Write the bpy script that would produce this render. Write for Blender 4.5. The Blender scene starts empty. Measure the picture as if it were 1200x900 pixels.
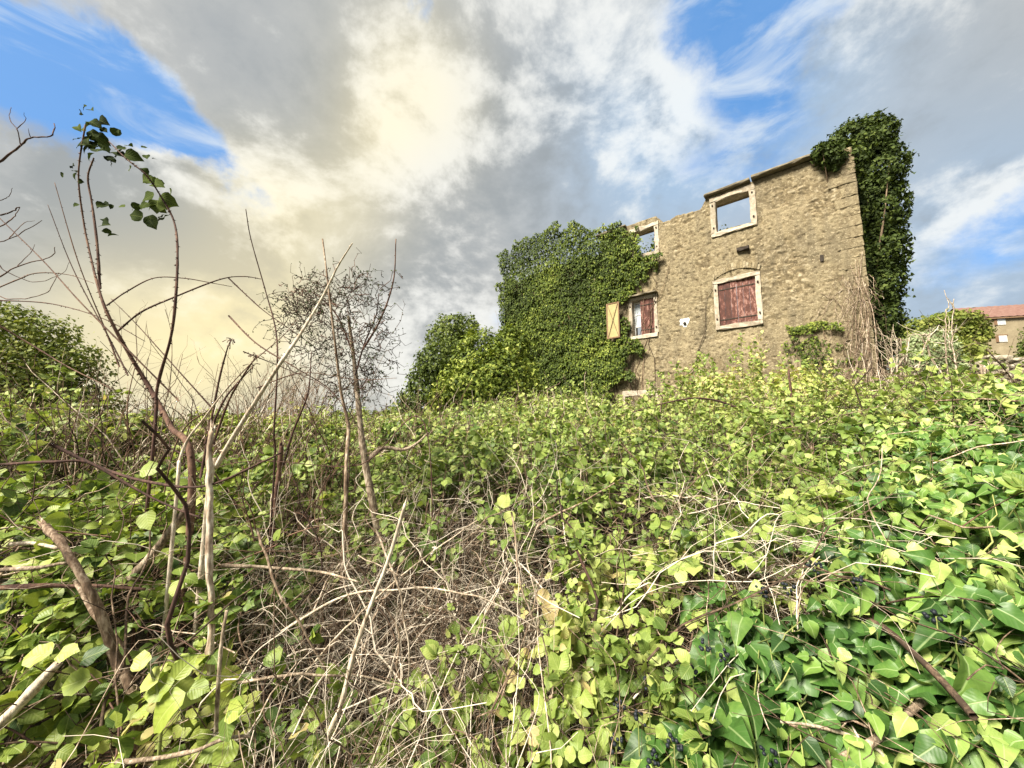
import bpy, bmesh, math, random
import numpy as np
from mathutils import Matrix, Vector, Euler

R = math.radians
rng = np.random.default_rng(7)
random.seed(7)
scene = bpy.context.scene
col = scene.collection

# ------------------------------------------------------------------ camera
W0, H0, F = 1200.0, 900.0, 430.0
CAM = np.array([0.0, 0.0, 1.6])
PITCH = math.atan(47.0 / F)
cam_data = bpy.data.cameras.new("camera")
cam = bpy.data.objects.new("camera", cam_data)
col.objects.link(cam)
cam_data.sensor_fit = 'HORIZONTAL'
cam_data.sensor_width = 36.0
cam_data.lens = F / W0 * 36.0
cam_data.clip_start = 0.05
cam_data.clip_end = 5000.0
cam.location = CAM
cam.rotation_euler = (R(90) + PITCH, 0, 0)
scene.camera = cam

def ray(px, py):
    cx, cy = (px - W0 / 2) / F, (H0 / 2 - py) / F
    c, s = math.cos(PITCH), math.sin(PITCH)
    return np.array([cx, c - cy * s, s + cy * c])

def P(px, py, Y):
    d = ray(px, py)
    return CAM + d * (Y / d[1])

# ------------------------------------------------------------------ light and sky
SUN_AZ, SUN_EL = -128.0, 47.0           # degrees from +Y, clockwise positive
sun_data = bpy.data.lights.new("sun", 'SUN')
sun_data.energy = 4.7
sun_data.angle = R(20)
sun_data.color = (1.0, 0.92, 0.78)
sun = bpy.data.objects.new("sun", sun_data)
col.objects.link(sun)
sd = Vector((math.sin(R(SUN_AZ)) * math.cos(R(SUN_EL)), math.cos(R(SUN_AZ)) * math.cos(R(SUN_EL)), math.sin(R(SUN_EL))))
sun.rotation_euler = sd.to_track_quat('Z', 'Y').to_euler()
sun.location = (-20, 0, 30)

scene.view_settings.view_transform = 'Standard'
scene.view_settings.look = 'None'
scene.view_settings.exposure = 1.5
scene.view_settings.gamma = 1.0
scene.view_settings.use_curve_mapping = False

class NT:
    """small helper to write node trees"""
    def __init__(self, tree):
        self.t = tree; self.n = tree.nodes; self.l = tree.links
        self.n.clear()
    def node(self, typ, **kw):
        n = self.n.new(typ)
        for k, v in kw.items():
            setattr(n, k, v)
        return n
    def put(self, sock, v):
        if isinstance(v, bpy.types.NodeSocket):
            self.l.new(v, sock)
        elif v is not None:
            sock.default_value = v
    def math(self, op, a, b=None, c=None, clamp=False):
        n = self.node('ShaderNodeMath', operation=op, use_clamp=clamp)
        self.put(n.inputs[0], a)
        if b is not None: self.put(n.inputs[1], b)
        if c is not None: self.put(n.inputs[2], c)
        return n.outputs[0]
    def vmath(self, op, a, b=None, out=0):
        n = self.node('ShaderNodeVectorMath', operation=op)
        self.put(n.inputs[0], a)
        if b is not None:
            self.put(n.inputs['Scale' if op == 'SCALE' else 1], b)
        return n.outputs[out]
    def mix(self, f, a, b, typ='MIX'):
        n = self.node('ShaderNodeMix', data_type='RGBA', blend_type=typ)
        self.put(n.inputs[0], f)
        self.put(n.inputs[6], a if isinstance(a, bpy.types.NodeSocket) else (*a, 1))
        self.put(n.inputs[7], b if isinstance(b, bpy.types.NodeSocket) else (*b, 1))
        return n.outputs[2]
    def noise(self, vec, scale, detail=4.0, rough=0.55, out=0, dist=0.0):
        n = self.node('ShaderNodeTexNoise')
        self.put(n.inputs['Vector'], vec)
        n.inputs['Scale'].default_value = scale
        n.inputs['Detail'].default_value = detail
        n.inputs['Roughness'].default_value = rough
        n.inputs['Distortion'].default_value = dist
        return n.outputs[out]
    def ramp(self, f, stops, interp='LINEAR'):
        n = self.node('ShaderNodeValToRGB')
        n.color_ramp.interpolation = interp
        e = n.color_ramp.elements
        while len(e) < len(stops): e.new(0.5)
        for el, (p, c) in zip(e, stops):
            el.position = p
            el.color = (*c, 1) if len(c) == 3 else c
        self.put(n.inputs[0], f)
        return n.outputs[0]
    def smooth(self, v, lo, hi):
        n = self.node('ShaderNodeMapRange', interpolation_type='SMOOTHSTEP')
        self.put(n.inputs[0], v)
        n.inputs[1].default_value = lo; n.inputs[2].default_value = hi
        return n.outputs[0]

world = bpy.data.worlds.new("World")
scene.world = world
world.use_nodes = True
SKY = 0.086
def build_world():
    t = NT(world.node_tree)
    out = t.node('ShaderNodeOutputWorld')
    bg = t.node('ShaderNodeBackground')
    bg.inputs['Strength'].default_value = SKY
    t.l.new(bg.outputs[0], out.inputs[0])
    sky = t.node('ShaderNodeTexSky', sky_type='NISHITA')
    sky.sun_disc = False
    sky.sun_elevation = R(SUN_EL)
    sky.sun_rotation = R(SUN_AZ)
    D = t.node('ShaderNodeTexCoord').outputs['Generated']
    # cloud-plane coordinates so that clouds flatten towards the horizon
    w1 = t.vmath('SCALE', t.vmath('SUBTRACT', t.noise(D, 2.0, 10, 0.62, out=1), (0.5, 0.5, 0.5)), 0.42)
    Dw = t.vmath('NORMALIZE', t.vmath('ADD', D, w1))
    def blobs(lst, d=Dw):
        acc = None
        for (px, py, rad, amp) in lst:
            a = Vector(ray(px, py)).normalized()
            b = Vector(ray(px + rad * 0.7, py + rad * 0.7)).normalized()
            sig = max(a.angle(b), 0.02)
            dot = t.vmath('DOT_PRODUCT', d, tuple(a), out='Value')
            e = t.math('MULTIPLY_ADD', dot, 1.6 / (sig * sig), -1.6 / (sig * sig))
            g = t.math('MULTIPLY', t.math('EXPONENT', e), amp)
            acc = g if acc is None else t.math('ADD', acc, g)
        return acc
    flat = t.vmath('MULTIPLY', D, (1.0, 1.0, 1.5))          # clouds are wider than they are tall
    lit = tuple(np.array(ray(260, 330)) * .035)
    def cloudn(v): return t.noise(v, 3.4, 12, 0.6, dist=.15)
    n_a = cloudn(flat)
    n_b = cloudn(t.vmath('ADD', flat, lit))
    fs = t.math('MULTIPLY_ADD', n_a, 4.4, -2.2)              # spread about 0
    relief = t.math('MULTIPLY', t.math('SUBTRACT', n_a, n_b), 4.0)
    mid = t.noise(flat, 1.9, 8, 0.58, dist=.1)
    ms = t.math('MULTIPLY_ADD', mid, 3.4, -1.7)
    fsm = t.math('ADD', t.math('MULTIPLY', fs, .34), t.math('MULTIPLY', ms, .2))
    # where the blue shows
    blue = blobs([(30, 130, 120, .85), (130, 90, 90, .8), (205, 150, 85, .95), (262, 205, 45, 1.0), (20, 60, 60, .3),
                  (490, 8, 30, .7), (885, 25, 70, .9), (935, 65, 45, .45), (830, 110, 60, .2), (890, 185, 60, .25), (780, 190, 80, .12),
                  (1130, 285, 55, .7), (1185, 245, 45, .4), (990, 130, 60, .15), (0, 30, 60, .3)])
    neg = blobs([(40, 225, 60, .6), (225, 255, 50, .55), (350, 60, 150, .5), (805, 140, 45, .4), (1105, 240, 38, .5), (230, 30, 130, .4), (920, 30, 25, .2), (620, 180, 120, .5), (1080, 100, 100, .3)])
    bl = t.math('SUBTRACT', t.math('ADD', blue, fsm), neg)
    gap = t.math('MULTIPLY', t.smooth(bl, .14, .80), .95)
    haze = blobs([(800, 190, 110, .6), (890, 150, 110, .6), (1130, 320, 140, 1.0), (1180, 180, 90, .3), (740, 160, 80, .3), (720, 230, 90, .3), (950, 90, 90, .4), (700, 60, 80, .2)], D)
    white = blobs([(495, 95, 70, 1.0), (430, 60, 50, .4), (345, 200, 55, .8), (300, 265, 50, .6), (215, 215, 40, .8), (560, 140, 60, .6),
                   (1000, 40, 55, .7), (815, 130, 55, .8), (1105, 255, 50, 1.1), (1160, 240, 40, .7), (60, 225, 45, .5), (640, 60, 110, .4),
                   (470, 190, 50, .45), (160, 60, 60, .25), (925, 15, 30, .5), (1150, 400, 120, .5), (870, 100, 60, .4), (470, 430, 80, .5), (520, 380, 90, .45), (750, 40, 60, .3)])
    gold = blobs([(230, 420, 100, .9), (110, 350, 60, .15), (330, 340, 75, .45), (60, 430, 90, .2), (400, 240, 70, .4), (485, 105, 75, .5), (400, 430, 60, .2), (300, 230, 60, .35), (440, 160, 50, .25)], D)
    dark = blobs([(270, 300, 55, 1.0), (200, 285, 55, .7), (120, 235, 55, .8), (150, 290, 70, .6), (400, 170, 50, .4), (570, 215, 90, .15), (640, 260, 130, .12), (540, 320, 100, .05),
                  (240, 40, 130, .15), (390, 100, 45, .5), (1070, 60, 130, .1), (710, 110, 90, .2), (500, 260, 80, .1), (40, 290, 80, .5), (620, 150, 60, .3)])
    wv = t.smooth(t.math('ADD', white, t.math('ADD', t.math('MULTIPLY', fs, .34), relief)), .12, 1.05)
    dv = t.smooth(t.math('SUBTRACT', t.math('ADD', dark, t.math('MULTIPLY', ms, .35)), relief), .0, 1.1)
    base = t.mix(t.smooth(fsm, -.4, .4), (1.85, 1.96, 2.02), (2.5, 2.52, 2.44))
    c = t.mix(t.math('MULTIPLY', haze, .8, clamp=True), base, (1.75, 2.4, 3.2))
    c = t.mix(t.math('MULTIPLY', dv, .8), c, (1.4, 1.55, 1.65))
    c = t.mix(t.math('MULTIPLY', gold, .8, clamp=True), c, (5.0, 4.25, 2.2))
    c = t.mix(t.math('MULTIPLY', dv, t.math('MULTIPLY', gold, .7, clamp=True)), c, (2.3, 2.15, 1.75))
    c = t.mix(t.math('MULTIPLY', wv, .66), c, t.mix(t.math('MULTIPLY', gold, 1.0, clamp=True), (4.5, 4.5, 4.3), (5.0, 4.5, 3.1)))
    blue_col = t.mix(.7, sky.outputs[0], (.40, 1.5, 3.5))
    wisp = t.noise(t.vmath('MULTIPLY', D, (1.0, 1.0, 2.6)), 5.5, 9, .6, dist=.5)
    blue_col = t.mix(t.math('MULTIPLY', t.smooth(wisp, .46, .72), .75), blue_col, (3.4, 3.7, 3.9))
    c = t.mix(gap, c, blue_col)
    t.l.new(c, bg.inputs['Color'])
build_world()

# ------------------------------------------------------------------ noise in numpy
def _hash(ix, iy, seed):
    h = (ix.astype(np.int64) * 374761393 + iy.astype(np.int64) * 668265263 + seed * 1274126177) & 0xffffffff
    h = ((h ^ (h >> 13)) * 1274126177) & 0xffffffff
    return ((h ^ (h >> 16)) & 0xffffff) / float(0xffffff)
def vnoise(x, y, seed=0):
    x = np.asarray(x, float); y = np.asarray(y, float)
    ix, iy = np.floor(x), np.floor(y)
    fx, fy = x - ix, y - iy
    fx = fx * fx * (3 - 2 * fx); fy = fy * fy * (3 - 2 * fy)
    a, b = _hash(ix, iy, seed), _hash(ix + 1, iy, seed)
    c, d = _hash(ix, iy + 1, seed), _hash(ix + 1, iy + 1, seed)
    return (a * (1 - fx) + b * fx) * (1 - fy) + (c * (1 - fx) + d * fx) * fy
def fbm(x, y, seed=0, oct=4):
    s, a, tot = 0, 1.0, 0
    for i in range(oct):
        s = s + a * vnoise(x * 2 ** i, y * 2 ** i, seed + i * 17); tot += a; a *= .5
    return s / tot
def voronoi(x, y, seed=0):
    """returns (distance to nearest, second nearest, cell random)"""
    ix, iy = np.floor(x), np.floor(y)
    d1 = np.full(x.shape, 9.0); d2 = np.full(x.shape, 9.0); cr = np.zeros(x.shape)
    for dx in (-1, 0, 1):
        for dy in (-1, 0, 1):
            cx, cy = ix + dx, iy + dy
            px = cx + .1 + .8 * _hash(cx, cy, seed); py = cy + .1 + .8 * _hash(cx, cy, seed + 5)
            d = np.hypot(px - x, py - y)
            r = _hash(cx, cy, seed + 9)
            near = d < d1
            d2 = np.where(near, d1, np.minimum(d2, d))
            cr = np.where(near, r, cr); d1 = np.where(near, d, d1)
    return d1, d2, cr
def norm(v):
    return v / np.maximum(np.linalg.norm(v, axis=-1, keepdims=True), 1e-9)

# ------------------------------------------------------------------ objects
def tag(o, label=None, cat=None, group=None, kind=None):
    if label: o['label'] = label
    if cat: o['category'] = cat
    if group: o['group'] = group
    if kind: o['kind'] = kind
    return o
def empty(name, loc, label, cat, group=None, rz=0.0):
    o = bpy.data.objects.new(name, None)
    o.empty_display_size = .1
    col.objects.link(o)
    o.location = tuple(loc); o.rotation_euler = (0, 0, rz)
    return tag(o, label, cat, group)
def mesh_data(name, V, faces=None, mat=None, smooth=True, quads=None, tris=None, attrs=None):
    me = bpy.data.meshes.new(name)
    V = np.asarray(V, np.float32)
    if faces is not None:
        me.from_pydata([tuple(v) for v in V], [], [tuple(int(i) for i in f) for f in faces])
    else:
        loops, starts, n = [], [], 0
        parts = []
        if tris is not None and len(tris):
            parts.append((np.asarray(tris, np.int32), 3))
        if quads is not None and len(quads):
            parts.append((np.asarray(quads, np.int32), 4))
        ls = np.concatenate([p.ravel() for p, k in parts])
        st = []; off = 0
        for p, k in parts:
            st.append(off + np.arange(len(p)) * k); off += p.size
        st = np.concatenate(st).astype(np.int32)
        me.vertices.add(len(V)); me.vertices.foreach_set('co', V.ravel())
        me.loops.add(len(ls)); me.loops.foreach_set('vertex_index', ls)
        me.polygons.add(len(st)); me.polygons.foreach_set('loop_start', st)
        me.update(calc_edges=True)
    if smooth:
        me.polygons.foreach_set('use_smooth', np.ones(len(me.polygons), bool))
    for k, a in (attrs or {}).items():
        a = np.asarray(a, np.float32)
        if a.ndim == 1:
            at = me.attributes.new(k, 'FLOAT', 'POINT'); at.data.foreach_set('value', a)
        else:
            at = me.attributes.new(k, 'FLOAT_VECTOR', 'POINT'); at.data.foreach_set('vector', a.ravel())
    if mat: me.materials.append(mat)
    me.validate()
    return me
def link(name, me, parent=None, kind=None):
    o = bpy.data.objects.new(name, me)
    col.objects.link(o)
    if parent is not None: o.parent = parent
    if kind: o['kind'] = kind
    return o
def base_of(parent):
    return np.zeros(3) if parent is None else np.array(parent.location)

# ------------------------------------------------------------------ materials
def new_mat(name):
    m = bpy.data.materials.new(name); m.use_nodes = True
    return m, NT(m.node_tree)
def leaf_mat(name, stops, rough=.45, transl=.3, vein=(.5, .55, .2), vein_amt=.26, spec=.4, patch=.0, side_amt=.4):
    m, t = new_mat(name)
    out = t.node('ShaderNodeOutputMaterial')
    at = t.node('ShaderNodeAttribute', attribute_name='rnd').outputs['Fac']
    uv = t.node('ShaderNodeAttribute', attribute_name='luv').outputs['Vector']
    oi = t.node('ShaderNodeObjectInfo').outputs['Random']
    geo = t.node('ShaderNodeNewGeometry')
    f = t.math('ADD', at, t.math('MULTIPLY_ADD', oi, .5, -.25))
    cn = t.noise(geo.outputs['Position'], 55, 3, .6)
    f = t.math('ADD', f, t.math('MULTIPLY_ADD', cn, .24, -.12))
    f = t.math('MINIMUM', t.math('MAXIMUM', f, 0.0), 1.0)
    c = t.ramp(f, stops)
    sep = t.node('ShaderNodeSeparateXYZ'); t.l.new(uv, sep.inputs[0])
    ax = t.math('ABSOLUTE', sep.outputs[0])
    mid = t.smooth(ax, .035, .008)
    sv = t.math('SINE', t.math('MULTIPLY', t.math('SUBTRACT', sep.outputs[1], t.math('MULTIPLY', ax, .9)), 42.0))
    side = t.math('MULTIPLY', t.smooth(sv, .82, 1.0), side_amt)
    v = t.math('MULTIPLY', t.math('MAXIMUM', mid, side), vein_amt)
    c = t.mix(v, c, vein)
    # brown blemishes
    bn = t.noise(geo.outputs['Position'], 90, 2, .5)
    c = t.mix(t.math('MULTIPLY', t.smooth(bn, .70, .78), patch), c, (.16, .09, .03))
    p = t.node('ShaderNodeBsdfPrincipled')
    t.l.new(c, p.inputs['Base Color'])
    p.inputs['Roughness'].default_value = rough
    p.inputs['Specular IOR Level'].default_value = spec
    bmp = t.node('ShaderNodeBump'); bmp.inputs['Strength'].default_value = .25; bmp.inputs['Distance'].default_value = .004
    t.l.new(t.math('SUBTRACT', t.math('MULTIPLY', sv, .5 * side_amt), mid), bmp.inputs['Height'])
    t.l.new(bmp.outputs[0], p.inputs['Normal'])
    tr = t.node('ShaderNodeBsdfTranslucent')
    tc = t.mix(1.0, c, (1.0, 1.0, .55), 'MULTIPLY')
    t.l.new(tc, tr.inputs['Color'])
    mx = t.node('ShaderNodeMixShader'); mx.inputs[0].default_value = transl
    t.l.new(p.outputs[0], mx.inputs[1]); t.l.new(tr.outputs[0], mx.inputs[2])
    t.l.new(mx.outputs[0], out.inputs[0])
    return m
def bark_mat(name, stops, rough=.85, scale=60, bump=.5):
    m, t = new_mat(name)
    out = t.node('ShaderNodeOutputMaterial')
    at = t.node('ShaderNodeAttribute', attribute_name='rnd').outputs['Fac']
    oi = t.node('ShaderNodeObjectInfo').outputs['Random']
    geo = t.node('ShaderNodeNewGeometry')
    mp = t.node('ShaderNodeMapping'); t.l.new(geo.outputs['Position'], mp.inputs[0]); mp.inputs['Scale'].default_value = (1, 1, .22)
    n1 = t.noise(mp.outputs[0], scale * 2.2, 5, .65)
    n2 = t.noise(geo.outputs['Position'], scale * .3, 4, .6)
    f = t.math('ADD', at, t.math('MULTIPLY_ADD', oi, .5, -.25))
    f = t.math('ADD', f, t.math('ADD', t.math('MULTIPLY_ADD', n1, 1.8, -.9), t.math('MULTIPLY_ADD', n2, 1.3, -.65)))
    c = t.ramp(f, stops)
    p = t.node('ShaderNodeBsdfPrincipled')
    t.l.new(c, p.inputs['Base Color']); p.inputs['Roughness'].default_value = rough
    p.inputs['Specular IOR Level'].default_value = .25
    b = t.node('ShaderNodeBump'); b.inputs['Strength'].default_value = bump; b.inputs['Distance'].default_value = .006
    t.l.new(n1, b.inputs['Height']); t.l.new(b.outputs[0], p.inputs['Normal'])
    t.l.new(p.outputs[0], out.inputs[0])
    return m
def simple_mat(name, stops, scale=8, detail=5, rough=.8, bump=.4, dist=.01, spec=.3, obj=True, stretch=None):
    m, t = new_mat(name)
    out = t.node('ShaderNodeOutputMaterial')
    tc = t.node('ShaderNodeTexCoord').outputs['Object']
    if stretch:
        mp = t.node('ShaderNodeMapping'); t.l.new(tc, mp.inputs[0]); mp.inputs['Scale'].default_value = stretch; tc = mp.outputs[0]
    n = t.noise(tc, scale, detail, .6)
    n2 = t.noise(tc, scale * 6, 4, .6)
    oi = t.node('ShaderNodeObjectInfo').outputs['Random']
    f = t.math('ADD', t.math('ADD', n, t.math('MULTIPLY_ADD', n2, .5, -.25)), t.math('MULTIPLY_ADD', oi, .2, -.1))
    c = t.ramp(f, stops)
    p = t.node('ShaderNodeBsdfPrincipled')
    t.l.new(c, p.inputs['Base Color']); p.inputs['Roughness'].default_value = rough
    p.inputs['Specular IOR Level'].default_value = spec
    b = t.node('ShaderNodeBump'); b.inputs['Strength'].default_value = bump; b.inputs['Distance'].default_value = dist
    t.l.new(n2, b.inputs['Height']); t.l.new(b.outputs[0], p.inputs['Normal'])
    t.l.new(p.outputs[0], out.inputs[0])
    return m

M = {}
M['bramble_leaf'] = leaf_mat('bramble_leaf_green', [(0, (.035, .08, .015)), (.3, (.12, .185, .03)), (.6, (.29, .365, .06)), (.88, (.46, .50, .14)), (1, (.48, .42, .17))], transl=.32, patch=.55, rough=.5)
M['yellow_leaf'] = leaf_mat('bramble_leaf_yellow_green', [(0, (.05, .10, .02)), (.28, (.115, .185, .035)), (.58, (.26, .345, .075)), (.9, (.48, .52, .17)), (1, (.50, .40, .18))], transl=.34, patch=.5, rough=.5)
M['ivy_leaf'] = leaf_mat('ivy_leaf_glossy', [(0, (.025, .065, .015)), (.32, (.065, .15, .028)), (.6, (.20, .32, .065)), (1, (.47, .56, .18))], rough=.42, transl=.25, spec=.35, vein=(.42, .52, .24), vein_amt=.4, patch=.15, side_amt=.12)
M['wall_ivy_leaf'] = leaf_mat('wall_ivy_leaf', [(0, (.03, .05, .008)), (.35, (.08, .12, .015)), (.65, (.20, .25, .035)), (1, (.44, .47, .12))], rough=.6, transl=.25, vein_amt=.1, spec=.2)
M['dark_leaf'] = leaf_mat('dark_evergreen_leaf', [(0, (.018, .032, .008)), (.5, (.055, .085, .016)), (1, (.15, .19, .04))], rough=.65, transl=.22, vein_amt=.05, spec=.2)
M['tuft_leaf'] = leaf_mat('bramble_leaf_painted_backlit', [(0, (.012, .02, .008)), (.5, (.04, .06, .014)), (1, (.09, .12, .03))], rough=.9, transl=.12, vein_amt=.1, spec=.05)  # dark matte colour paints the tuft leaves as backlit silhouettes
M['tree_leaf'] = leaf_mat('tree_leaf_mid_green', [(0, (.035, .055, .01)), (.5, (.10, .14, .02)), (1, (.25, .27, .06))], rough=.65, transl=.25, vein_amt=.05, spec=.2)
M['silver_leaf'] = leaf_mat('silver_green_leaf', [(0, (.12, .16, .08)), (.5, (.24, .30, .14)), (1, (.38, .44, .24))], rough=.6, transl=.25, vein_amt=.05)
M['pale_bark'] = bark_mat('pale_dead_bark', [(0, (.08, .06, .04)), (.28, (.20, .15, .105)), (.5, (.36, .29, .21)), (.72, (.52, .44, .34)), (1, (.70, .63, .52))])
M['twig'] = bark_mat('dry_twig_bark', [(0, (.045, .03, .02)), (.4, (.15, .10, .065)), (.75, (.42, .33, .24)), (1, (.66, .58, .47))], scale=40, bump=.2)
M['brown_bark'] = bark_mat('brown_bark', [(0, (.05, .035, .022)), (.4, (.13, .09, .055)), (.8, (.25, .18, .12)), (1, (.36, .29, .2))])
M['red_cane'] = bark_mat('red_brown_cane', [(0, (.03, .018, .014)), (.5, (.085, .045, .035)), (1, (.2, .12, .08))], scale=50, bump=.3)
M['green_stem'] = bark_mat('green_stem', [(0, (.08, .1, .03)), (.5, (.18, .22, .06)), (1, (.33, .34, .12))], scale=50, bump=.2)
M['berry'] = simple_mat('ivy_berry_skin', [(0, (.006, .008, .011)), (.6, (.014, .018, .024)), (1, (.04, .045, .05))], scale=60, rough=.5, bump=.1, dist=.001, spec=.25)

# ------------------------------------------------------------------ leaves
def leaf_template(kind):
    """local leaf: x across, y along (0 base .. 1 tip), z up; returns verts, tris, uv"""
    if kind == 'ovate_fine':
        ts = np.array([0, .1, .24, .4, .56, .72, .86, 1.0])
        w = np.array([0, .25, .38, .42, .40, .32, .18, 0])
        ser = np.array([0, .02, -.015, .02, -.015, .02, -.01, 0])
        rows = [(0, t_) for t_ in ts]
        V = [(0, t_, 0) for t_ in ts]
        Lf = [(-(w[i] + ser[i]), ts[i] - .02, 0) for i in range(1, 7)]
        Rt = [((w[i] + ser[i]), ts[i] - .02, 0) for i in range(1, 7)]
        V = np.array(V + Lf + Rt)
        T = []
        for off, fl in ((8, 0), (14, 1)):
            s = [(0, off, 1)]
            for i in range(1, 6):
                s += [(i, off + i - 1, off + i), (i, off + i, i + 1)]
            s += [(6, off + 5, 7)]
            s[0] = (0, off, 1)
            T += [tuple(reversed(x)) if fl == 0 else x for x in s]
    elif kind == 'ovate':
        V = np.array([(0, 0, 0), (0, .35, 0), (0, .7, 0), (0, 1, 0), (-.32, .18, 0), (-.41, .48, 0), (-.26, .8, 0), (.32, .18, 0), (.41, .48, 0), (.26, .8, 0)], float)
        T = [(0, 1, 4), (4, 1, 5), (1, 2, 5), (5, 2, 6), (2, 3, 6), (0, 7, 1), (7, 8, 1), (1, 8, 2), (8, 9, 2), (2, 9, 3)]
    elif kind == 'small':
        V = np.array([(0, 0, 0), (0, 1, 0), (-.36, .45, 0), (.36, .45, 0), (0, .5, 0)], float)
        T = [(0, 4, 2), (4, 1, 2), (0, 3, 4), (4, 3, 1)]
    elif kind == 'ivy_lobed':
        half = [(.10, -.10), (.26, -.14), (.42, 0), (.56, .14), (.40, .32), (.30, .44), (.27, .56), (.15, .78)]
        out = [(0, 0)] + half + [(0, 1.0)] + [(-x, y) for x, y in reversed(half)]
        V = np.array([(0, .34, 0)] + [(x, y, 0) for x, y in out], float)
        n = len(out)
        T = [(0, 1 + i, 1 + (i + 1) % n) for i in range(n)]
    elif kind == 'ivy_plain':
        half = [(.12, -.06), (.30, .02), (.40, .18), (.38, .34), (.28, .55), (.14, .80)]
        out = [(0, 0)] + half + [(0, 1.0)] + [(-x, y) for x, y in reversed(half)]
        V = np.array([(0, .35, 0)] + [(x, y, 0) for x, y in out], float)
        n = len(out)
        T = [(0, 1 + i, 1 + (i + 1) % n) for i in range(n)]
    elif kind in ('ivy_fine', 'ivy_heart'):
        if kind == 'ivy_fine':
            half = [(.06, -.07), (.17, -.11), (.28, -.09), (.37, -.01), (.46, .10), (.42, .20), (.36, .30), (.31, .40), (.27, .50), (.21, .63), (.13, .78), (.05, .92)]
        else:
            half = [(.06, -.05), (.17, -.08), (.28, -.05), (.36, .03), (.41, .13), (.42, .24), (.39, .36), (.33, .48), (.26, .60), (.18, .73), (.10, .86), (.04, .95)]
        out = [(0, 0)] + half + [(0, 1.0)] + [(-x, y) for x, y in reversed(half)]
        n = len(out); c0 = np.array([0, .36])
        inner = [tuple(c0 + (np.array(q) - c0) * .52) for q in out]
        V = np.array([(c0[0], c0[1], 0)] + [(x, y, 0) for x, y in inner] + [(x, y, 0) for x, y in out], float)
        T = [(0, 1 + i, 1 + (i + 1) % n) for i in range(n)]
        for i in range(n):
            j = (i + 1) % n
            T += [(1 + i, 1 + n + i, 1 + n + j), (1 + i, 1 + n + j, 1 + j)]
    elif kind == 'ivy_small':
        V = np.array([(0, .3, .03), (0, 0, 0), (.28, -.08, 0), (.45, .2, 0), (.24, .5, 0), (0, 1, 0), (-.24, .5, 0), (-.45, .2, 0), (-.28, -.08, 0)], float)
        T = [(0, i, i + 1) for i in range(1, 8)] + [(0, 8, 1)]
    uv = V.copy()
    return V.astype(float), np.array(T, int), uv

def shape_leaf(V, fold, curl, wave=0.0, ph=0.0):
    V = V.copy()
    x, y = V[:, 0], V[:, 1]
    V[:, 2] = fold * np.abs(x) - curl * (y - .25) ** 2 + wave * np.sin(y * 9 + ph) * np.abs(x)
    return V
TEMPL = {}
for k in ('ovate_fine', 'ovate', 'small', 'ivy_lobed', 'ivy_plain', 'ivy_small', 'ivy_fine', 'ivy_heart'):
    v, t_, u = leaf_template(k)
    vs = []
    for i in range(5):
        vs.append(shape_leaf(v, [.25, .4, .15, .3, .05][i], [.2, .45, .1, .6, .3][i] * (1.7 if k.startswith('ivy_') else 1), [.1, .0, .2, .15, .25][i] if k != 'small' else 0, i * 1.7))
    TEMPL[k] = (vs, t_, u)

class Leaves:
    """a store of leaves: position of the base, frame, length and colour value"""
    def __init__(self): self.p = []; self.R = []; self.s = []; self.r = []
    def add(self, p, n, d, s, r):
        n = norm(n); d = norm(d - n * np.sum(d * n, -1, keepdims=True))
        x = np.cross(d, n)
        self.p.append(p); self.R.append(np.stack([x, d, n], -1)); self.s.append(s); self.r.append(r)
    def arrays(self):
        return np.concatenate(self.p), np.concatenate(self.R), np.concatenate(self.s), np.concatenate(self.r)

def leaf_mesh(name, kind, mat, p, Rm, s, r, base):
    vs, T, uv = TEMPL[kind]
    VV, TT, rr, uu = [], [], [], []
    off = 0
    var = rng.integers(0, 5, len(p))
    for k in range(5):
        m = var == k
        n = int(m.sum())
        if n == 0: continue
        tv = vs[k]
        X = np.einsum('nij,vj->nvi', Rm[m], tv) * s[m][:, None, None] + (p[m] - base)[:, None, :]
        VV.append(X.reshape(-1, 3))
        TT.append((T[None] + (off + np.arange(n) * len(tv))[:, None, None]).reshape(-1, 3))
        rr.append(np.repeat(r[m], len(tv))); uu.append(np.tile(uv, (n, 1)))
        off += n * len(tv)
    return mesh_data(name, np.concatenate(VV), mat=mat, tris=np.concatenate(TT), attrs={'rnd': np.concatenate(rr), 'luv': np.concatenate(uu)})

_leaf_cache = {}
def leaf_single(kind, mat, var, band):
    key = (kind, mat.name, var, band)
    if key not in _leaf_cache:
        vs, T, uv = TEMPL[kind]
        _leaf_cache[key] = mesh_data('leaf', vs[var], mat=mat, tris=T, attrs={'rnd': np.full(len(uv), (band + .5) / 6.0), 'luv': uv})
    return _leaf_cache[key]

def foliage(parent, store, kind_far, mat, kind_near=None, n_parts=0, mid=None, mid_dist=0):
    """nearest leaves become parts, the others one part of kind stuff"""
    p, Rm, s, r = store.arrays()
    base = base_of(parent)
    dist = np.linalg.norm(p - CAM, axis=1)
    order = np.argsort(-(s / dist))
    vis = order[:n_parts]
    for i in vis:
        me = leaf_single(kind_near if isinstance(kind_near, str) else kind_near[int(rng.integers(0, len(kind_near)))], mat, int(rng.integers(0, 5)), int(np.clip(r[i] * 6, 0, 5)))
        o = bpy.data.objects.new('leaf', me)
        m4 = np.eye(4); m4[:3, :3] = Rm[i] * s[i]; m4[:3, 3] = p[i] - base
        col.objects.link(o); o.parent = parent
        o.matrix_basis = Matrix(m4.tolist())
    rest = order[n_parts:]
    if mid:
        a = rest[dist[rest] < mid_dist]; b = rest[dist[rest] >= mid_dist]
    else:
        a = rest[:0]; b = rest
    for idx, kd in ((a, mid), (b, kind_far)):
        if len(idx):
            link('foliage', leaf_mesh('foliage', kd, mat, p[idx], Rm[idx], s[idx], r[idx], base), parent, 'stuff')

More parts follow.
